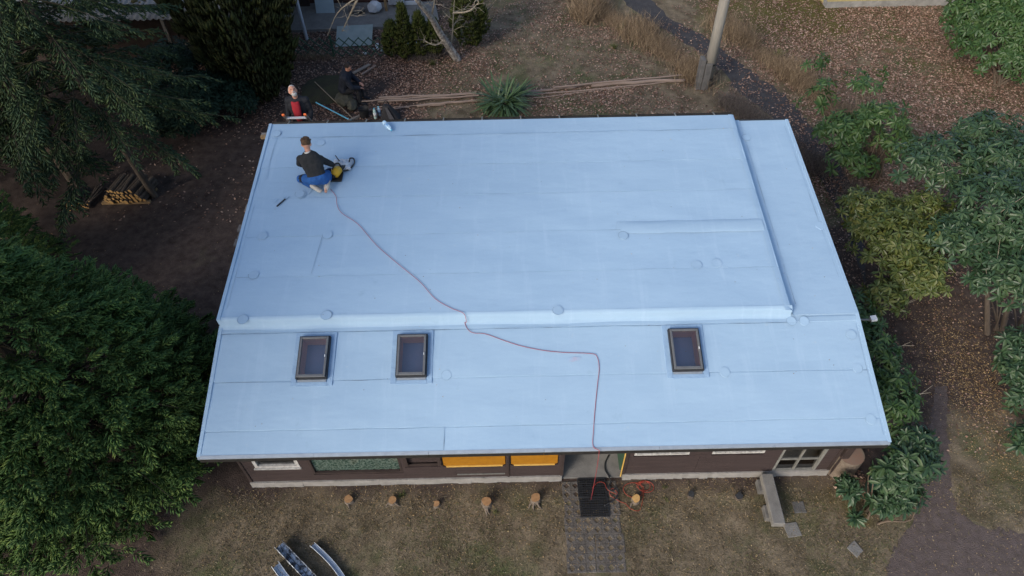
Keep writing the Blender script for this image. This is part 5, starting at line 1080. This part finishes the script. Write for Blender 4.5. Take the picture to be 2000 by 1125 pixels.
def leaf():
    V = np.array([(0,0,0),(.28,.115,.025),(.28,-.115,.025),(.34,0,-.01),(.72,.125,0),(.72,-.125,0),(.74,0,-.05),(1.0,0,-.13)]); F = np.array([(0,3,1),(0,2,3),(1,3,4),(3,6,4),(2,5,3),(3,5,6),(4,6,7),(5,7,6)]); return V, F
def whorl_mesh(n=8, seed=0, droop=.0):
    g_ = np.random.default_rng(seed); LV, LF = leaf(); V = []; F = []
    for k in range(n+3):
        inner = k >= n; a = 2*math.pi*k/n*(1 if not inner else 1.6)+g_.normal(0,.15); e = g_.uniform(-.35,.25)-droop if not inner else g_.uniform(.6,1.1); s = g_.uniform(.8,1.1)*(1 if not inner else .62); ro = g_.normal(0,.3)
        q = LV*np.array([s, s*1.12, s]); c, sn = math.cos(ro), math.sin(ro); q = np.stack([q[:,0]+.05, q[:,1]*c-q[:,2]*sn, q[:,1]*sn+q[:,2]*c], 1)
        c, sn = math.cos(e), math.sin(e); q = np.stack([q[:,0]*c-q[:,2]*sn, q[:,1], q[:,0]*sn+q[:,2]*c], 1); c, sn = math.cos(a), math.sin(a); q = np.stack([q[:,0]*c-q[:,1]*sn, q[:,0]*sn+q[:,1]*c, q[:,2]], 1)
        F.append(LF+len(V)*len(LV)); V.append(q)
    return np.concatenate(V), np.concatenate(F)
WH = [whorl_mesh(8, s, .12*s) for s in range(3)]
WMESH = {}
def whorl_data(m, i):
    if (m,i) not in WMESH:
        V, F = WH[i]; me = bpy.data.meshes.new('leaf_whorl'); me.from_pydata(V.tolist(), [], F.tolist()); me.materials.append(MT[m]); me.update(); WMESH[(m,i)] = me
    return WMESH[(m,i)]
def rhodo(name, label, base, blobs, n, size, m, seed=0, group=None, parts=200, stems=14, stem_r=.028, bark='stem', cat='rhododendron', shell=.72, bare=0, trunks=()):
    """blobs: (x,y,z,rx,ry,rz,weight); whorls sit in the outer shell, the ones that show largest are pieces of their own"""
    g_ = np.random.default_rng(seed); base = np.array(base, float); t = thing(name, label, cat, tuple(base), group); B = np.array(blobs, float); w = B[:,6]/B[:,6].sum(); k = g_.choice(len(B), n, p=w)
    d = g_.normal(0, 1, (n,3)); d[:,2] = np.where(d[:,2] < -.25, -d[:,2], d[:,2]); d /= np.linalg.norm(d, axis=1, keepdims=True); rad = g_.uniform(shell**3, 1, n)**(1/3)*(1+g_.normal(0,.07,n)); loc = B[k,:3]+d*B[k,3:6]*rad[:,None]; loc[:,2] = np.maximum(loc[:,2], .08)
    nrm = d*np.array([1,1,.8])+np.array([0,-.15,.75])+g_.normal(0,.25,(n,3)); nrm /= np.linalg.norm(nrm,axis=1,keepdims=True); x = np.cross(nrm, g_.normal(0,1,(n,3))); Rm = frames(x, nrm); sc = size*g_.uniform(.75, 1.25, n); vi = g_.integers(0, 3, n)
    cp = np.array([4.65,-4.86,11.2]); score = ((cp-loc)/np.linalg.norm(cp-loc,axis=1,keepdims=True)*d).sum(1)+.3*loc[:,2]; order = np.argsort(-score); own = set(order[:parts].tolist())
    for i in own:
        o = bpy.data.objects.new('leaf_whorl', whorl_data(m, int(vi[i]))); C.objects.link(o); o.parent = t; M4 = Matrix(Rm[i].tolist()).to_4x4(); o.rotation_euler = M4.to_euler(); o.location = Vector(loc[i]-base); o.scale = (sc[i],)*3
    rest = np.array([i for i in range(n) if i not in own])
    if len(rest):
        Vs = []; Fs = []; off = 0
        for q in range(3):
            r = rest[vi[rest] == q]
            if len(r): V, F = scatter(WH[q][0], [WH[q][1]], loc[r], Rm[r], sc[r]); Vs.append(V); Fs.append(F[0]+off); off += len(V)
        tag(np_mesh('foliage', np.concatenate(Vs), np.concatenate(Fs), m, t), kind='stuff')
    s = MB()
    for q in g_.choice(n, min(stems, n), replace=False):
        e = loc[q]; b0 = base+np.array([g_.normal(0,.10), g_.normal(0,.10), -.02]); mid = b0*.45+e*.55+np.array([g_.normal(0,.12), g_.normal(0,.12), -.08*e[2]]); pts = smooth_line([b0, b0*.7+mid*.3+np.array([0,0,.08]), mid, e], 3); s.tube(pts, list(np.linspace(stem_r, .006, len(pts))), 5, cap=False)
        for _ in range(2): j = int(g_.integers(4, len(pts)-1)); p = np.array(pts[j]); near = np.argsort(((loc-p)**2).sum(1))[int(g_.integers(1,6))]; s.tube([p, (p+loc[near])/2+g_.normal(0,.03,3), loc[near]], [stem_r*.4,.007,.004], 4, cap=False)
    for tr in trunks: pts = smooth_line(tr, 4); s.tube(pts, list(np.linspace(.06,.028,len(pts))), 8)
    s.build('stems', bark, t)
    if bare:
        b = MB()
        for _ in range(bare):
            i = int(g_.integers(0, n)); p = loc[i]*.9+base*.1; dd = g_.normal(0,1,3); dd[2] = abs(dd[2])*.5+.1; dd /= np.linalg.norm(dd); e = p+dd*g_.uniform(.25,.5); b.tube([p, (p+e)/2+g_.normal(0,.03,3), e], [.008,.006,.003], 4, cap=False); b.tube([(p+e)/2, (p+e)/2+dd*.1+g_.normal(0,.12,3)], [.005,.002], 3, cap=False)
        tag(b.build('bare_twigs', 'branch', t), kind='stuff')
    return t
def bl(p, r, w=1.0): return (*p, *r, w)
rhodo('rhododendron_bush', 'dense round rhododendron on the leaf covered lawn by the ochre house', (19.0,12.6,0), [(19.2,12.9,1.2,1.75,1.7,1.5,3),(18.6,13.7,1.5,1.3,1.3,1.5,2),(20.4,12.4,1.1,1.5,1.5,1.4,2)], 1900, .18, 'rhodo', 1, parts=290, stem_r=.04, shell=.8)
rhodo('rhododendron_bush', 'tall sparse rhododendron with open branches beside the asphalt path', (13.85,8.522,0), [bl((12.575,8.42,1.5),(.75,.55,.45),2.2),bl((13.321,8.473,1.8),(.6,.5,.4),1.3),bl((12.25,9.51,1.7),(.55,.4,.5),.5),bl((13.184,9.398,2.1),(.75,.55,.3),.5),bl((12.618,7.777,1.1),(.6,.45,.4),1.5),bl((12.222,10.233,2.1),(.4,.3,.4),.25),bl((13.759,8.155,1.3),(.5,.4,.4),1.2)], 230, .19, 'rhodo', 2, parts=230, stems=34, stem_r=.032, shell=.3, bare=10)
rhodo('rhododendron_bush', 'olive yellow rhododendron bulging towards the right roof edge', (13.162,4.824,0), [bl((12.42,4.898,1.35),(1.0,.85,.65),4),bl((12.118,5.508,1.5),(.7,.6,.5),2),bl((13.102,5.322,1.5),(.7,.7,.55),2),bl((12.604,4.045,1.2),(.65,.6,.6),2),bl((11.839,3.62,0.95),(.5,.6,.55),1.2)], 640, .15, 'rhodo_yellow', 3, parts=290, stems=40, shell=.45, bare=40)
rhodo('rhododendron_bush', 'large blue green rhododendron with thick bare trunks', (14.655,3.459,0), [bl((13.937,6.452,1.9),(1.1,.9,.6),2.6),bl((14.211,4.897,2),(1.0,1.0,.8),3),bl((15.084,6.039,2.2),(1.0,.9,.6),2.2),bl((13.479,4.511,1.7),(.7,.7,.55),1.6),bl((14,3.732,1.5),(.7,.7,.6),1.8),bl((15.068,7.216,2.1),(.9,.7,.5),1.4),bl((15.065,4.438,2),(1,1,.8),2)], 1050, .17, 'rhodo_dark', 4, parts=290, stems=5, stem_r=.02, bark='bark', shell=.4, bare=90,
      trunks=([(14.595,3.421,0),(14.459,3.578,0.6),(14.337,3.597,1.2),(14.291,3.876,1.9)],[(14.344,3.506,0),(14.051,3.638,0.7),(13.827,3.743,1.2),(13.517,4.269,1.8)],[(14.88,3.284,0),(14.619,3.362,0.7),(14.63,3.454,1.5)]))
rhodo('rhododendron_hedge', 'dark rhododendron growing along the right wall of the bungalow', (11.0,2.1,0), [(11.0,3.1,.95,.62,.7,.55,1.6),(11.05,2.2,1.0,.6,.8,.6,2),(11.1,1.4,.95,.55,.6,.55,1.6),(10.75,2.6,.7,.5,.9,.5,1)], 440, .15, 'rhodo', 5, parts=220, stems=30, shell=.4, bare=20, stem_r=.025)
rhodo('rhododendron_bush', 'glossy large leaved rhododendron around the rain barrel', (10.669,-0.039,0), [bl((11.025,0.224,0.95),(.40,.38,.32),3),bl((10.752,0.056,0.85),(.34,.32,.3),2.2),bl((11.246,0.513,1),(.35,.35,.3),2),bl((10.745,-0.218,0.4),(.30,.16,.18),1.3),bl((10.17,0.038,0.45),(.13,.2,.15),.55),bl((10.232,-0.363,0.22),(.03,.03,.05),.06),bl((10.987,-0.137,0.5),(.3,.2,.2),1)], 190, .185, 'rhodo_dark', 6, parts=190, stems=16, shell=.45, stem_r=.022)
rhodo('rhododendron_bush', 'small dark rhododendron beside the wood chips', (14.232,1.726,0), [bl((13.823,1.952,0.7),(.45,.6,.45),2),bl((14.022,2.373,0.9),(.45,.5,.4),1.5),bl((13.537,0.827,0.5),(.3,.3,.3),.8)], 170, .17, 'rhodo_dark', 7, parts=120, stems=10, shell=.4)
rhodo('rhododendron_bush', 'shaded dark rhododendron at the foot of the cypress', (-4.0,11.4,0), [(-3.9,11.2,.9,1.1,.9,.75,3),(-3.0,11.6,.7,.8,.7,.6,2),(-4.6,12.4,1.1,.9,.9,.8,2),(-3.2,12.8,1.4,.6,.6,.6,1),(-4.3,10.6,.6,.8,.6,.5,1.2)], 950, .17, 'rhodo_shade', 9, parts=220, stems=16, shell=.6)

# fallen trunk pole, pale leaning tree and bare branches at the back
tag(MB().tube(smooth_line([(-6.1,14.01,0.08),(-5.439,14.348,0.45),(-4.582,14.8,0.95)], 4), list(np.linspace(.055,.04,9)), 9).build('dead_log', 'branch'), 'pale broken log leaning among the dark bushes', 'log')
def bare_tree(name, label, trunk, r0, r1, limbs, seed, m='bark_light', nt=40, cat='tree', tl=.5):
    g_ = np.random.default_rng(seed); t = thing(name, label, cat, tuple(trunk[0])); MB().tube(smooth_line(trunk, 4), list(np.linspace(r0, r1, 4*(len(trunk)-1)+1)), 10).build('trunk', m, t)
    b = MB(); 
    for L in limbs:
        pts = smooth_line(L, 4); rr = np.linspace(.032, .008, len(pts)); b.tube(pts, list(rr), 6)
        for _ in range(nt):
            j = int(g_.integers(2, len(pts))); p = Vector(pts[j]); d = Vector(g_.normal(0,1,3)); d.z = abs(d.z)*.5; d.normalize(); e = p+d*tl*g_.uniform(.35,1); mid = (p+e)/2+Vector(g_.normal(0,.05,3)); b.tube([p,mid,e], [.008,.006,.002], 4, cap=False); b.tube([mid, mid+d*.15+Vector(g_.normal(0,.1,3))], [.005,.002], 3, cap=False)
    b.build('crown', 'branch', t)
T0 = [(3.141,14.522,0),(2.907,14.375,0.55),(2.697,14.123,1.15),(2.548,13.716,1.8),(2.295,13.112,2.6),(2.105,12.565,3.4)]
bare_tree('leaning_birch', 'leaning pale barked bare tree at the terrace corner', T0, .13, .05, [[(2.548,13.716,1.8),(2.698,13.478,2.3),(2.896,13.116,3)],[(2.295,13.112,2.6),(1.645,12.809,3.1),(0.871,12.484,3),(0.209,12.69,2.5),(-0.283,12.985,1.7)],[(0.871,12.484,3),(0.496,12.735,2.4),(0.131,13.006,1.8)],[(2.952,14.491,0.4),(3.064,14.451,1),(3.154,14.313,1.7),(3.274,14.094,2.4)],[(3.16,14.159,1.7),(3.62,13.63,2),(3.924,13.514,2.3)],[(2.809,14.287,0.8),(2.56,13.908,0.85),(2.222,14.068,0.9)]], 5, m='birch', nt=11)
bare_tree('bare_sapling', 'thin bare sapling beside the broad thuja', [(4.135,16.293,0),(4.021,15.918,0.8),(3.85,15.661,1.5)], .025, .01, [[(4.021,15.918,0.8),(4.309,15.763,1.2),(4.478,15.589,1.6)],[(3.918,15.741,1.3),(3.627,15.175,1.5),(3.411,14.704,1.5)]], 6, nt=8, tl=.35)

# bare hedges either side of the asphalt path
def twig_t(n=3):
    V = [(0,math.cos(2*math.pi*k/n)*.016,math.sin(2*math.pi*k/n)*.016) for k in range(n)]+[(.55,.03+math.cos(2*math.pi*k/n)*.008,math.sin(2*math.pi*k/n)*.008) for k in range(n)]+[(1,0,0)]
    return np.array(V), [np.array([(k,(k+1)%n,n+(k+1)%n,n+k) for k in range(n)]), np.array([(n+k,n+(k+1)%n,2*n) for k in range(n)])]
TW = twig_t()
def hedge(line, w, h, dens, label, m, seed, cat='hedge', name='bare_hedge'):
    g_ = np.random.default_rng(seed); P = np.array([p[:2] for p in line]); L = np.linalg.norm(np.diff(P,axis=0),axis=1); s = np.concatenate([[0],np.cumsum(L)]); n = int(s[-1]*dens); q = g_.uniform(0, s[-1], n)
    x = np.interp(q, s, P[:,0])+g_.normal(0,w*.45,n); y = np.interp(q, s, P[:,1])+g_.normal(0,w*.45,n); f = .75+.35*np.sin(q*2.1)+.2*np.sin(q*5.3+1); low = g_.random(n) < .35; z = np.where(low, 0, g_.uniform(.1,.62,n)*h*f)
    loc = np.stack([x,y,z],1); d = np.stack([g_.normal(0,.45,n), g_.normal(0,.45,n), np.where(low,1.1,.75)+0*x],1); V, F = scatter(*TW, loc, frames(d, g_.normal(0,1,(n,3))), h*f*np.where(low, .8, .42)*g_.uniform(.6,1.15,n)); V[:,2] = np.maximum(V[:,2], 0)
    t = thing(name, label, cat, (*P[0],0)); tag(np_mesh('twigs', V, F, m, t), kind='stuff')
hedge([(7.054,18.686),(7.972,17.166),(9.016,15.437),(9.858,14.169),(10.384,12.868)], .55, .70, 1600, 'brown bare hedge between the back lawn and the asphalt path', 'twig', 1)
hedge([(10.81,11.925),(11.212,11.283),(11.69,10.385),(12.16,9.848),(12.505,8.566)], .45, .5, 1400, 'greyish bare hedge between the utility pole and the roof corner', 'twig_grey', 2)
hedge([(11.497,16.324),(12.278,15.05),(12.755,13.821),(13.414,12.404),(13.9,11.186),(14.203,9.668)], .5, .65, 1500, 'brown bare hedge beyond the asphalt path', 'twig', 3)
hedge([(7.027,17.206),(7.409,16.666),(7.749,17.534)], .35, .8, 1100, 'tuft of tall dry stalks at the start of the brown hedge', 'twig', 4, 'dry stalks', 'dry_stalks')
hedge([(13.04,7.861),(13.151,7.114),(13.448,6.926)], .5, .5, 1200, 'grey bare twigs under the sparse rhododendron', 'twig_grey', 5, 'shrub', 'bare_shrub')
hedge([(1.468,14.739),(2.123,14.532),(2.746,14.811)], .3, .5, 900, 'dry grey twigs at the foot of the young thujas', 'twig_grey', 6, 'shrub', 'bare_shrub')
hedge([(-2.448,14.712),(-0.929,14.712),(0.364,14.601)], .2, .35, 500, 'dry brush in front of the lattice fence', 'twig', 7, 'shrub', 'bare_shrub')
hedge([(-5.873,15.719),(-5.552,16.029),(-5.16,15.531)], .4, .8, 500, 'dry leaf hung brush between the shed and the cypress', 'twig', 8, 'shrub', 'bare_shrub')

# yucca: every sword leaf a piece of its own
yp = np.array((4.564,11.847,0)); yt = thing('yucca_plant', 'dark green sword leaved yucca behind the rear eave', 'yucca', tuple(yp)); gy = np.random.default_rng(3); YM = []
for v in range(4):
    L = .78; n = 7; arch = .25+.22*v; P = [[], [], []]
    for k in range(n):
        q = k/(n-1); wd = .024*(.55+1.2*q)*(1-q**3)+.001; P[0].append((L*q, -wd, L*(-arch*q*q))); P[1].append((L*q, 0, L*(-arch*q*q)-.006)); P[2].append((L*q, wd, L*(-arch*q*q)))
    m = MB(); m.grid(P); me = bpy.data.meshes.new('leaf'); me.from_pydata(m.v, [], m.f); me.materials.append(MT['yucca']); me.update(); YM.append(me)
for cx, cy, cnt in ((0,0,80),(.22,.14,45),(-.22,.10,45),(.1,.26,30)):
    for k in range(cnt):
        e = math.asin(gy.uniform(.05,.98)); a = gy.uniform(0, 6.28); o = bpy.data.objects.new('leaf', YM[int(gy.integers(0,4))]); C.objects.link(o); o.parent = yt; o.location = (cx+.03*math.cos(a), cy+.03*math.sin(a), .14); o.rotation_euler = (gy.normal(0,.2), -e, a); s_ = gy.uniform(.65,1.1); o.scale = (s_,s_*1.1,s_)
MB().tube([yp+np.array([0,0,-.02]), yp+np.array([.02,.05,.2])], [.09,.05], 8).build('stem', 'bark', yt)

# ------------------------------------------------------------------ ground cover
FOOT = [(.0,OV-.03),(WD,OV-.03),(WD,6.4),(.0,6.4)]
def spread(n, x0, x1, y0, y1, dens, g_, avoid=()):
    x = g_.uniform(x0,x1,n); y = g_.uniform(y0,y1,n); k = g_.random(n) < dens(x,y); k &= ~inside(FOOT,x,y)
    for p, keep in avoid: k &= ~(inside(p,x,y) & (g_.random(n) > keep))
    return x[k], y[k]
def blot(x, y, s, ph): return .5+.25*np.sin(x*s+ph+1.3*np.sin(y*s*.7))+.25*np.sin(y*s*1.2+ph*2+1.7*np.sin(x*s*.6))
LT = (np.array([(-.5,-.02,0),(-.05,.34,.10),(.5,.02,.04),(.05,-.33,.09)]), [np.array([(0,2,1),(0,3,2)])])
def litter(name, m, x, y, smin, smax, g_, tilt=.35, z=.012, squash=1.0):
    n = len(x); d = np.stack([g_.normal(0,1,n), g_.normal(0,1,n), g_.normal(0,tilt*.5,n)],1); upv = np.stack([g_.normal(0,tilt,n), g_.normal(0,tilt,n), np.ones(n)],1); s = g_.uniform(smin,smax,n); sc = np.stack([s, s*squash*g_.uniform(.6,1.1,n), s],1)
    V, F = scatter(*LT, np.stack([x,y,z+g_.uniform(0,.02,n)],1), frames(d,upv), sc); return tag(np_mesh(name, V, F, m), kind='stuff')
def d_back(x, y):
    d = .46+.75*(blot(x,y,1.1,0)-.5)+.55*(blot(x,y,3.1,2)-.5)+.3*(blot(x,y,7.3,5)-.5); d = d*sm(y,6.9,8.2); d = d+.5*sm(x,12,14)*sm(y,6,8); d = d*(1-.72*sm(x,3.5,6)*(1-sm(x,11.5,12.5))*(1-sm(y,10.8,12.4))); d = d+.35*(1-sm(x,1.5,3.5))*sm(y,12.8,13.6); d = d-.35*sm(x,7.5,9)*(1-sm(x,10.5,12))*sm(y,16,18)
    d = d*(1-.45*sm(x,3.5,5)*(1-sm(x,9.5,11))*sm(y,12.5,13.5))*(1-.45*sm(x,10.5,12)*(1-sm(x,15,17))*sm(y,14.5,16.5))
    return np.clip(d, 0, 1)*np.where(x < -3, .45, 1)*(1-.85*(1-sm(x,.0,1.2))*(1-sm(y,10.6,11.8)))
g1 = np.random.default_rng(101)
AV = [(APATH,.4),(GPATH,.12),([(-4.054,16.363),(2.496,16.496),(2.228,18.215),(-4.527,18.284)],.06)]
x, y = spread(290000, -6, 23, 6.6, 19.5, d_back, g1, AV); tag(litter('fallen_leaves', 'litter', x, y, .04, .085, g1), 'brown fallen leaves strewn over the back gardens', 'leaves')
x, y = spread(40000, 10.3, 20, .8, 8.5, lambda x,y: .25+.6*sm(x,11.5,13)*sm(y,3.8,6)+.25*(blot(x,y,1.6,2)-.5), g1, AV); tag(litter('fallen_leaves', 'litter', x, y, .03, .06, g1), 'brown leaf litter under the rhododendrons', 'leaves')
x, y = spread(30000, 12.0, 16, .3, 5.2, lambda x,y: np.clip(1.1*np.exp(-(((x-13.55)/.75)**2+((y-2.3)/1.7)**2)),0,1), g1, [(GPATH,.1)]); tag(litter('wood_chips', 'chips', x, y, .018, .042, g1, .4, .01, .7), 'golden wood chips beside the gravel path', 'wood chips')
x, y = spread(4200, -8, .4, -1.5, 9.5, lambda x,y: .25+.3*blot(x,y,1.3,4), g1); tag(litter('ground_debris', 'chips', x, y, .012, .035, g1, .3, .006, .6), 'pale bits of litter on the dark soil beside the house', 'debris')
x, y = spread(22000, -.5, 14, -2.2, .48, lambda x,y: .25+.6*sm(y,-.6,.1)*(.3+.7*blot(x,y,2.5,1)), g1, [(GPATH,.7)]); tag(litter('ground_debris', 'chips', x, y, .012, .032, g1, .3, .014, .7), 'pale chips and dry bits on the front lawn', 'debris')
x, y = spread(260, 10.15, 10.75, .1, 1.0, lambda x,y: 1+0*x, g1); tag(litter('fallen_leaves', 'litter', x, y, .05, .08, g1), 'rust brown leaves gathered at the log beside the corner', 'leaves')
rx = g1.uniform(.1, WD-.1, 90); ry = g1.uniform(.1, D2-.1, 90); V, F = scatter(*LT, np.stack([rx,ry,np.where(ry < D1, zf(ry), np.where(rx < WR, zu(ry), zr(ry)))+.021],1), frames(np.stack([g1.normal(0,1,90),g1.normal(0,1,90),np.zeros(90)],1), np.stack([g1.normal(0,.2,90),g1.normal(0,.2,90)-.15,np.ones(90)],1)), g1.uniform(.008,.022,90)); tag(tag(np_mesh('roof_debris', V, F, 'chips'), 'scattered specks of debris on the roof membrane', 'debris'), kind='stuff')
BT = (np.array([(0,-.09,0),(0,.09,0),(.5,-.06,.03),(.5,.06,.03),(1,0,-.02)]), [np.array([(0,2,3,1)]), np.array([(2,4,3)])])
def grass(name, m, x, y, h0, h1, g_, lean=.8):
    n = len(x); d = np.stack([g_.normal(0,lean,n), g_.normal(0,lean,n), np.ones(n)*.7],1); h = g_.uniform(h0,h1,n); V, F = scatter(*BT, np.stack([x,y,np.zeros(n)-.002],1), frames(d, g_.normal(0,1,(n,3))), np.stack([h,h*.75,h],1)); V[:,2] = np.maximum(V[:,2],-.002); return tag(np_mesh(name, V, F, m), kind='stuff')
x, y = spread(130000, -2.5, 14.5, -2.6, .52, lambda x,y: zone_lawn(x,y)*(.35+.75*blot(x,y,2.2,.5)), g1, [(GPATH,.22),([(5.44,-1.35),(6.42,-1.35),(6.42,.5),(5.44,.5)],.16)]); tag(grass('lawn_grass', 'grass', x, y, .03, .075, g1, 1.3), 'short patchy dry lawn in front of the bungalow', 'grass')
x, y = spread(60000, -1, 14, -2.4, .4, lambda x,y: np.clip(zone_lawn(x,y)*(2.4*(blot(x,y,1.9,2.2)*.6+blot(x,y,4.7,1)*.4)-1.15),0,.6), g1, [(GPATH,.02),([(5.44,-1.35),(6.42,-1.35),(6.42,.5),(5.44,.5)],.3)]); tag(grass('green_grass_patches', 'green_grass', x, y, .025, .06, g1, 1.0), 'greener grass patches in the front lawn', 'grass')
x, y = spread(30000, 1.5, 13, 7, 17, lambda x,y: np.clip(zone_lawn(x,y)*(2.4*blot(x,y,1.4,4.2)-1.2),0,.6), g1, [(APATH,.02)]); tag(grass('green_grass_patches', 'green_grass', x, y, .04, .09, g1, 1.0), 'greener grass patches on the back lawn', 'grass')
x, y = spread(16000, 11.8, 15, -.3, 2.6, lambda x,y: .8*zone_lawn(x,y), g1, [(GPATH,.04)]); tag(grass('lawn_grass', 'grass', x, y, .02, .05, g1), 'short dry grass right of the gravel path', 'grass')
x, y = spread(90000, .5, 14, 6.7, 19, lambda x,y: .95*zone_lawn(x,y)*(.4+.9*blot(x,y,1.3,3)), g1, [(APATH,.05)]); tag(grass('lawn_grass', 'grass', x, y, .025, .065, g1), 'rough dry grass of the back lawn', 'grass')
def tuft(p, n, h, label, seed):
    g_ = np.random.default_rng(seed); x = p[0]+g_.normal(0,.025,n); y = p[1]+g_.normal(0,.025,n); d = np.stack([g_.normal(0,.6,n), g_.normal(0,.6,n), np.ones(n)],1); hh = g_.uniform(.6,1.1,n)*h
    V, F = scatter(*BT, np.stack([x,y,0*x],1), frames(d, g_.normal(0,1,(n,3))), np.stack([hh,hh*.35,hh],1)); V[:,2] = np.maximum(V[:,2],0); tag(np_mesh('grass_tuft', V, F, 'green_grass'), label, 'grass tuft')
tuft((2.697,0.296), 40, .14, 'spiky green tuft beside the rough orange stump', 1); tuft((4.308,-0.051), 30, .09, 'low green tuft at the root of the tallest stump', 2); tuft((7.22,0.129), 60, .08, 'bright green tuft between the split stump and a black stump', 3); tuft((7.237,0.343), 40, .07, 'small green tuft close to the plinth', 4)
tuft((2.38,14.224), 90, .22, 'green grass clump at the thujas', 5); tuft((8.445,16.114), 80, .35, 'green leafy clump inside the brown hedge', 6); tuft((8.065,15.001), 50, .25, 'green weed clump on the back lawn beside the hedge', 7); tuft((13.038,14.283), 70, .35, 'green clump inside the far brown hedge', 8)
